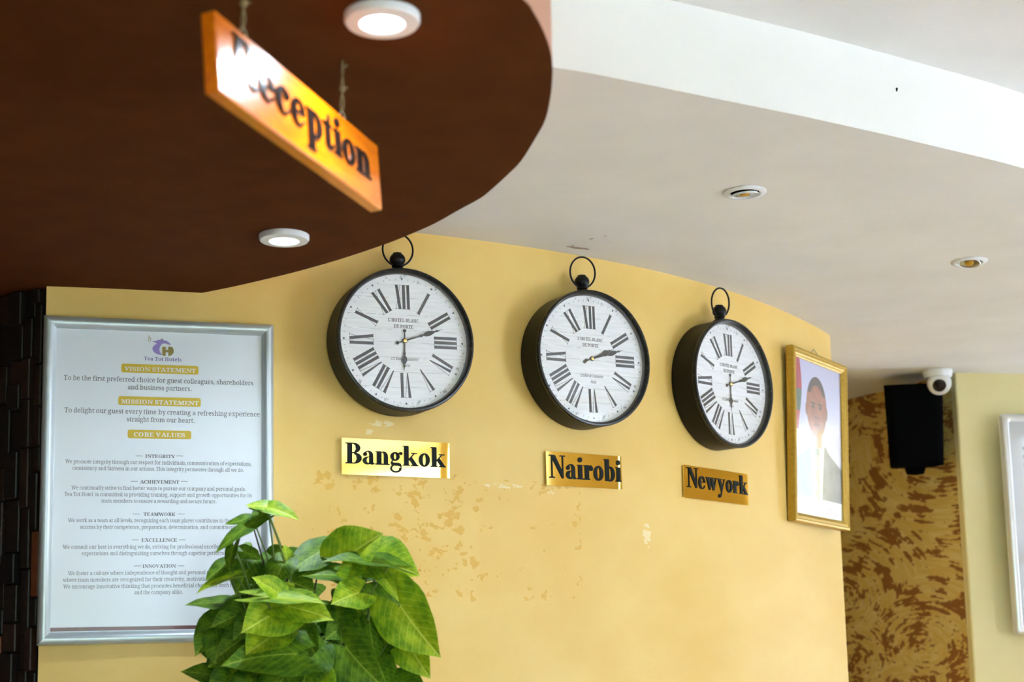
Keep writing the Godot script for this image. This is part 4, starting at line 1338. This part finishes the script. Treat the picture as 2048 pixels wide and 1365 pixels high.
func make_right_corner() -> void:
	# loudspeaker on a bracket
	var t := Transform3D(Basis(Vector3.UP, -0.12) * Basis(Vector3.RIGHT, 0.06), Vector3(1.336, EYE + 0.690, -4.70))
	var o := thing("wall_loudspeaker", "black loudspeaker hung on the combed brown wall", "loudspeaker", t)
	var st := tool_new()
	var up := func(q: Vector3) -> Vector3: return Vector3(q.x, q.z, -q.y)
	var taper := func(q: Vector3) -> Vector3:
		var k := 1.0 - 0.09 * (0.135 - q.z) / 0.27
		return Vector3(q.x * k, q.z, -q.y * k)
	prism(st, [Vector2(-0.095, -0.075), Vector2(-0.085, -0.085), Vector2(0.085, -0.085), Vector2(0.095, -0.075), Vector2(0.07, 0.06), Vector2(-0.07, 0.06)], -0.135, 0.135, taper)
	put(o, "cabinet", st, M.speaker)
	st = tool_new()
	prism(st, [Vector2(-0.082, -0.0855), Vector2(-0.07, -0.093), Vector2(0.07, -0.093), Vector2(0.082, -0.0855)], -0.122, 0.122, taper)
	put(o, "grille", st, M.speaker)
	st = tool_new()
	lathe(st, [Vector2(0.03, 0.0), Vector2(0.034, 0.01), Vector2(0.028, 0.03), Vector2(0.0, 0.034)], 24, Transform3D(Basis(Vector3.RIGHT, PI / 2), Vector3(0, -0.13, 0.03)))
	put(o, "volume_knob", st, M.speaker)
	st = tool_new()
	tube(st, [Vector3(0.0, 0, -0.05), Vector3(0.03, 0, -0.075), Vector3(0.075, 0, -0.09)], 0.012, 0.012, 10)
	put(o, "bracket", st, M.speaker)
	# dome camera on the ceiling
	t = Transform3D(Basis(Vector3.RIGHT, PI / 2), Vector3(1.401, WALL_TOP, -4.590))
	o = thing("security_camera", "white turret security camera on the ceiling above the loudspeaker", "camera", t)
	st = tool_new()
	lathe(st, [Vector2(0.0, 0.0004), Vector2(0.047, 0.0004), Vector2(0.048, 0.006), Vector2(0.0465, 0.012), Vector2(0.044, 0.024), Vector2(0.038, 0.026)], 40)
	put(o, "housing", st, M.white_plastic)
	var aim := Vector3(-0.26, 0.84, 0.42).normalized()      # in the camera's own axes: towards the room and a little down
	var ball := Transform3D(Basis(Quaternion(Vector3.BACK, aim)), Vector3(0.002, 0.004, 0.044))
	st = tool_new()
	lathe(st, [Vector2(0.0, -0.039), Vector2(0.022, -0.032), Vector2(0.034, -0.018), Vector2(0.039, 0.0), Vector2(0.037, 0.013), Vector2(0.032, 0.022), Vector2(0.0215, 0.0265)], 36, ball)
	put(o, "eyeball", st, M.white_plastic)
	st = tool_new()
	lathe(st, [Vector2(0.0215, 0.0265), Vector2(0.020, 0.0235), Vector2(0.0, 0.0275)], 32, ball)
	put(o, "lens", st, M.lens)
	# frame at the right edge of the picture
	var turn := atan2(0.044, 0.213)
	var b := Basis(Vector3.UP, turn)
	var left := Vector3(1.593, EYE + 0.352, -4.606) + b.z * 0.004
	o = thing("wall_frame", "silver rounded frame with a pale notice on the far right wall", "frame", Transform3D(b, left + b.x * 0.26))
	st = tool_new()
	var ring := [[0.0, 0.0, 0.012], [0.0, 0.018, 0.014], [0.005, 0.024, 0.012], [0.016, 0.025, 0.010], [0.024, 0.021, 0.006], [0.025, 0.014, 0.006]]
	var w := 0.52
	var h := 0.716
	var loops := []
	for q in ring:
		var loop := []
		for k in 4:
			var c := Vector2([1, -1, -1, 1][k] * (w / 2 - q[0] - q[2]), [1, 1, -1, -1][k] * (h / 2 - q[0] - q[2]))
			for i in 7:
				var v: Vector2 = c + Vector2.from_angle(PI / 2 * (k + i / 6.0)) * float(q[2])
				loop.append(Vector3(v.x, v.y, q[1]))
		loops.append(loop)
	st.set_smooth_group(1)
	for j in loops.size() - 1:
		var m: int = loops[j].size()
		for i in m:
			quad(st, loops[j][i], loops[j][(i + 1) % m], loops[j + 1][(i + 1) % m], loops[j + 1][i])
	put(o, "rim", st, mat(rgb(222, 226, 230), 0.28, 0.6))
	sheet(o, "notice", 0.475, 0.671, 0.0145, 0.013, mat(rgb(214, 218, 228), 0.7))
	var rng := RandomNumberGenerator.new()
	rng.seed = 8
	var grey := mat(rgb(150, 156, 172), 0.8)
	for k in 17:
		st = tool_new()
		var y := 0.24 - 0.027 * k
		var x := -0.19
		while x < 0.17:
			var l := rng.randf_range(0.012, 0.05)
			prism(st, bar(x, y, x + l, y + 0.010)[0], 0.0146, 0.0148)
			x += l + 0.010
		if k != 7 and k != 8:
			put(o, "text_line", st, grey)
	sheet(o, "cover", 0.475, 0.671, 0.017, 0.0, M.glass)


# ---------------------------------------------------------------- plant
func leaf_mesh(a: Vector3, b: Vector3, w: float, roll: float, rng: RandomNumberGenerator) -> SurfaceTool:
	var ax := b - a
	var l := ax.length()
	ax /= l
	var eye := Vector3(0, EYE, 0)
	var n := (eye - a).normalized()
	n = (n - ax * n.dot(ax)).normalized().rotated(ax, roll)
	if n.y < -0.2:
		n = n.rotated(ax, -2.0 * roll)
	var side := n.cross(ax)
	var outline := [Vector2(0.0, 0.012), Vector2(-0.12, 0.085), Vector2(-0.27, 0.155), Vector2(-0.39, 0.22), Vector2(-0.43, 0.285), Vector2(-0.35, 0.37), Vector2(-0.17, 0.445), Vector2(0.04, 0.49), Vector2(0.22, 0.50), Vector2(0.40, 0.455), Vector2(0.57, 0.37), Vector2(0.73, 0.25), Vector2(0.87, 0.115), Vector2(0.95, 0.034), Vector2(1.0, 0.0)]
	var spine := [0.0, 0.0, 0.0, 0.0, 0.01, 0.02, 0.05, 0.11, 0.22, 0.38, 0.55, 0.71, 0.85, 0.94, 1.0]
	var fold := rng.randf_range(0.2, 0.5)
	var droop := rng.randf_range(0.08, 0.28)
	var phase := rng.randf_range(0, TAU)
	var at := func(x: float, y: float) -> Vector3:
		var z := fold * absf(y) * w - droop * l * (x - 0.15) * (x - 0.15) - 0.35 * w * y * y + 0.03 * w * sin(x * 9.0 + phase) * absf(y) * 2.0
		return a + ax * (x * l) + side * (y * w) + n * z
	var st := tool_new()
	st.set_smooth_group(1)
	var m := 4
	for s in [1.0, -1.0]:
		for i in outline.size() - 1:
			for k in m:
				var p := []
				var uv := []
				for c in [[i, k], [i + 1, k], [i + 1, k + 1], [i, k + 1]]:
					var f: float = float(c[1]) / m
					var x := lerpf(spine[c[0]], outline[c[0]].x, f)
					var y: float = outline[c[0]].y * f * s
					p.append(at.call(x, y))
					uv.append(Vector2((x + 0.5) / 1.55, 0.5 + y))
				if s < 0:
					p.reverse()
					uv.reverse()
				quad_uv(st, p, uv)
	return st


func make_plant() -> void:
	# the counter and the pot stand below the picture and carry the leaves
	var o := thing("reception_counter", "timber reception counter below the plant", "counter", Transform3D(Basis(), Vector3(-0.5, 0, -2.30)))
	var st := tool_new()
	box(st, Vector3(-0.9, 0.0, -0.18), Vector3(0.75, 1.06, 0.20), 0.006)
	put(o, "body", st, mat(rgb(92, 56, 32), 0.5))
	st = tool_new()
	box(st, Vector3(-0.93, 1.06, -0.21), Vector3(0.78, 1.10, 0.24), 0.008)
	put(o, "worktop", st, mat(rgb(206, 198, 184), 0.3))
	var foot := Vector3(-0.335, 1.10, -2.34)
	o = thing("potted_plant", "bushy potted plant with green arrow-shaped leaves in front of the poster", "plant", Transform3D(Basis(), foot))
	var upt := Transform3D(Basis(Vector3.RIGHT, -PI / 2), Vector3.ZERO)
	st = tool_new()
	lathe(st, [Vector2(0.0, 0.0), Vector2(0.075, 0.0), Vector2(0.08, 0.006), Vector2(0.11, 0.22), Vector2(0.118, 0.225), Vector2(0.118, 0.25), Vector2(0.106, 0.25), Vector2(0.104, 0.22)], 40, upt)
	put(o, "pot", st, mat(rgb(214, 206, 192), 0.5))
	st = tool_new()
	lathe(st, [Vector2(0.104, 0.225), Vector2(0.05, 0.232), Vector2(0.0, 0.234)], 24, upt)
	put(o, "soil", st, mat(rgb(52, 38, 28), 0.95))
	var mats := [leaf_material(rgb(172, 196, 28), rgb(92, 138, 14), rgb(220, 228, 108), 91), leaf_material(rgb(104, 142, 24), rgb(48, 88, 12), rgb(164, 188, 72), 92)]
	var rng := RandomNumberGenerator.new()
	rng.seed = 77
	var heart := Vector3(0.0, 0.235, 0.0)
	for q in LEAVES:
		var a := Vector3(q[0], q[1], q[2]) - foot
		var b := Vector3(q[3], q[4], q[5]) - foot
		var eye_a := a + foot
		st = leaf_mesh(eye_a, b + foot, q[6], deg_to_rad(q[7]), rng)
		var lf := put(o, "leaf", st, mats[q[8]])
		lf.position = -foot
		var path := []
		var root := heart + Vector3(rng.randf_range(-0.05, 0.05), 0, rng.randf_range(-0.05, 0.05))
		var mid := root.lerp(a, 0.55) + Vector3((a.x - root.x) * -0.25, 0.02, -0.03)
		for k in 9:
			var f := k / 8.0
			path.append(root.lerp(mid, f).lerp(mid.lerp(a, f), f))
		st = tool_new()
		tube(st, path, 0.0026, 0.0014, 6)
		var stalk := put(lf, "stem", st, M.stem if rng.randf() < 0.75 else M.dark_stem)
		stalk.position = foot


func make_outside() -> void:
	var st := tool_new()
	box(st, Vector3(3.32, -0.30, -14), Vector3(16, -0.12, 16))
	box(st, Vector3(-14, -0.30, 2.72), Vector3(3.32, -0.12, 16))
	structure("ground", st, mat(rgb(206, 206, 204), 0.9), "pale paving outside the windows")
	# a low hedge outside the back window
	var green := mat(rgb(96, 140, 60), 0.8)
	var rng := RandomNumberGenerator.new()
	rng.seed = 3
	for k in 1:
		var o := thing("hedge_bush", "clipped green hedge outside the back window", "bush", Transform3D(Basis().scaled(Vector3(4.0, 1, 1)), Vector3(1.4, -0.12, 5.6)))
		st = tool_new()
		var blob := []
		for j in 11:
			var v := PI * j / 10.0
			blob.append(Vector2(sin(v) * 0.75 * (1.0 + 0.08 * sin(j * 3.1 + k)), 0.85 - 0.85 * cos(v)))
		lathe(st, blob, 18, Transform3D(Basis(Vector3.RIGHT, -PI / 2), Vector3.ZERO))
		put(o, "foliage", st, green)


func _ready() -> void:
	# camera: 50 mm lens, slightly raised frame, focused on the clocks
	var cam := Camera3D.new()
	cam.name = "camera"
	add_child(cam)
	var lens := CameraAttributesPhysical.new()
	lens.frustum_focal_length = 50.0
	lens.frustum_focus_distance = 2.92
	lens.frustum_near = 0.05
	lens.frustum_far = 100.0
	lens.exposure_aperture = 4.5
	cam.attributes = lens
	var f := 2844.0
	cam.projection = Camera3D.PROJECTION_FRUSTUM
	cam.near = 0.05
	cam.far = 100.0
	cam.size = 2.0 * 0.05 * 682.5 / f
	cam.frustum_offset = Vector2(0, 0.05 * (900.0 - 682.5) / f)
	cam.transform = Transform3D(Basis(Vector3.RIGHT, deg_to_rad(7.8)) * Basis(Vector3.BACK, -0.0227), Vector3(0, EYE, 0))
	cam.current = true

	# high sun behind the building: it lights the paving outside and does not enter
	var sun := DirectionalLight3D.new()
	sun.name = "sun"
	sun.light_color = Color(0.82, 0.885, 1.0)
	sun.light_energy = 16.0
	sun.light_angular_distance = 0.5
	sun.shadow_enabled = true
	sun.rotation = Vector3(deg_to_rad(-58), deg_to_rad(-70), 0)
	add_child(sun)

	var env := Environment.new()
	env.background_mode = Environment.BG_SKY
	var sky := ProceduralSkyMaterial.new()
	sky.sky_top_color = Color(0.82, 0.90, 1.0)
	sky.sky_horizon_color = Color(0.88, 0.94, 1.0)
	sky.ground_bottom_color = Color(0.5, 0.5, 0.5)
	sky.ground_horizon_color = Color(0.8, 0.82, 0.85)
	sky.energy_multiplier = 1.0
	env.sky = Sky.new()
	env.sky.sky_material = sky
	env.background_energy_multiplier = 3.0
	env.tonemap_mode = Environment.TONE_MAPPER_LINEAR
	env.tonemap_exposure = 2.85
	env.sdfgi_enabled = true
	env.ssao_enabled = true
	env.ssil_enabled = true
	var we := WorldEnvironment.new()
	we.name = "world_environment"
	we.environment = env
	add_child(we)

	make_materials()
	M.gloss_letter = mat(rgb(26, 20, 18), 0.18)
	M.dial = dial_material()
	M.hand = mat(rgb(44, 46, 48), 0.45)
	make_shell()
	make_poster()
	make_clock(-0.2368, 0.6136, 0.4515, 0.99, 0.026, TAU * 0.507, deg_to_rad(72), "leftmost round black clock, above the Bangkok plate")
	make_clock(0.1471, 0.6123, 0.5738, 1.005, 0.02, deg_to_rad(67), deg_to_rad(74), "middle round black clock, above the Nairobi plate")
	make_clock(0.4832, 0.6037, 0.7824, 1.034, 0.0, TAU * 0.502, deg_to_rad(73), "rightmost round black clock, above the Newyork plate")
	make_plate("Bangkok", -0.2367, 0.3802, 0.235, 0.0738, 0.4528, -0.0056, 0.0006, -0.0015, -0.1094, 0.1080, -0.0145, 0.0420, "brass plate reading Bangkok")
	make_plate("Nairobi", 0.1563, 0.3736, 0.2123, 0.0739, 0.6283, 0.0018, 0.0012, -0.0012, -0.0985, 0.1035, -0.0205, 0.0500, "brass plate reading Nairobi")
	make_plate("Newyork", 0.4854, 0.3653, 0.2622, 0.0767, 0.8125, -0.0159, 0.0014, -0.001, -0.1195, 0.1285, -0.0130, 0.0470, "brass plate reading Newyork")
	make_portrait()
	make_sign()
	make_lamps()
	make_right_corner()
	make_plant()
	make_outside()
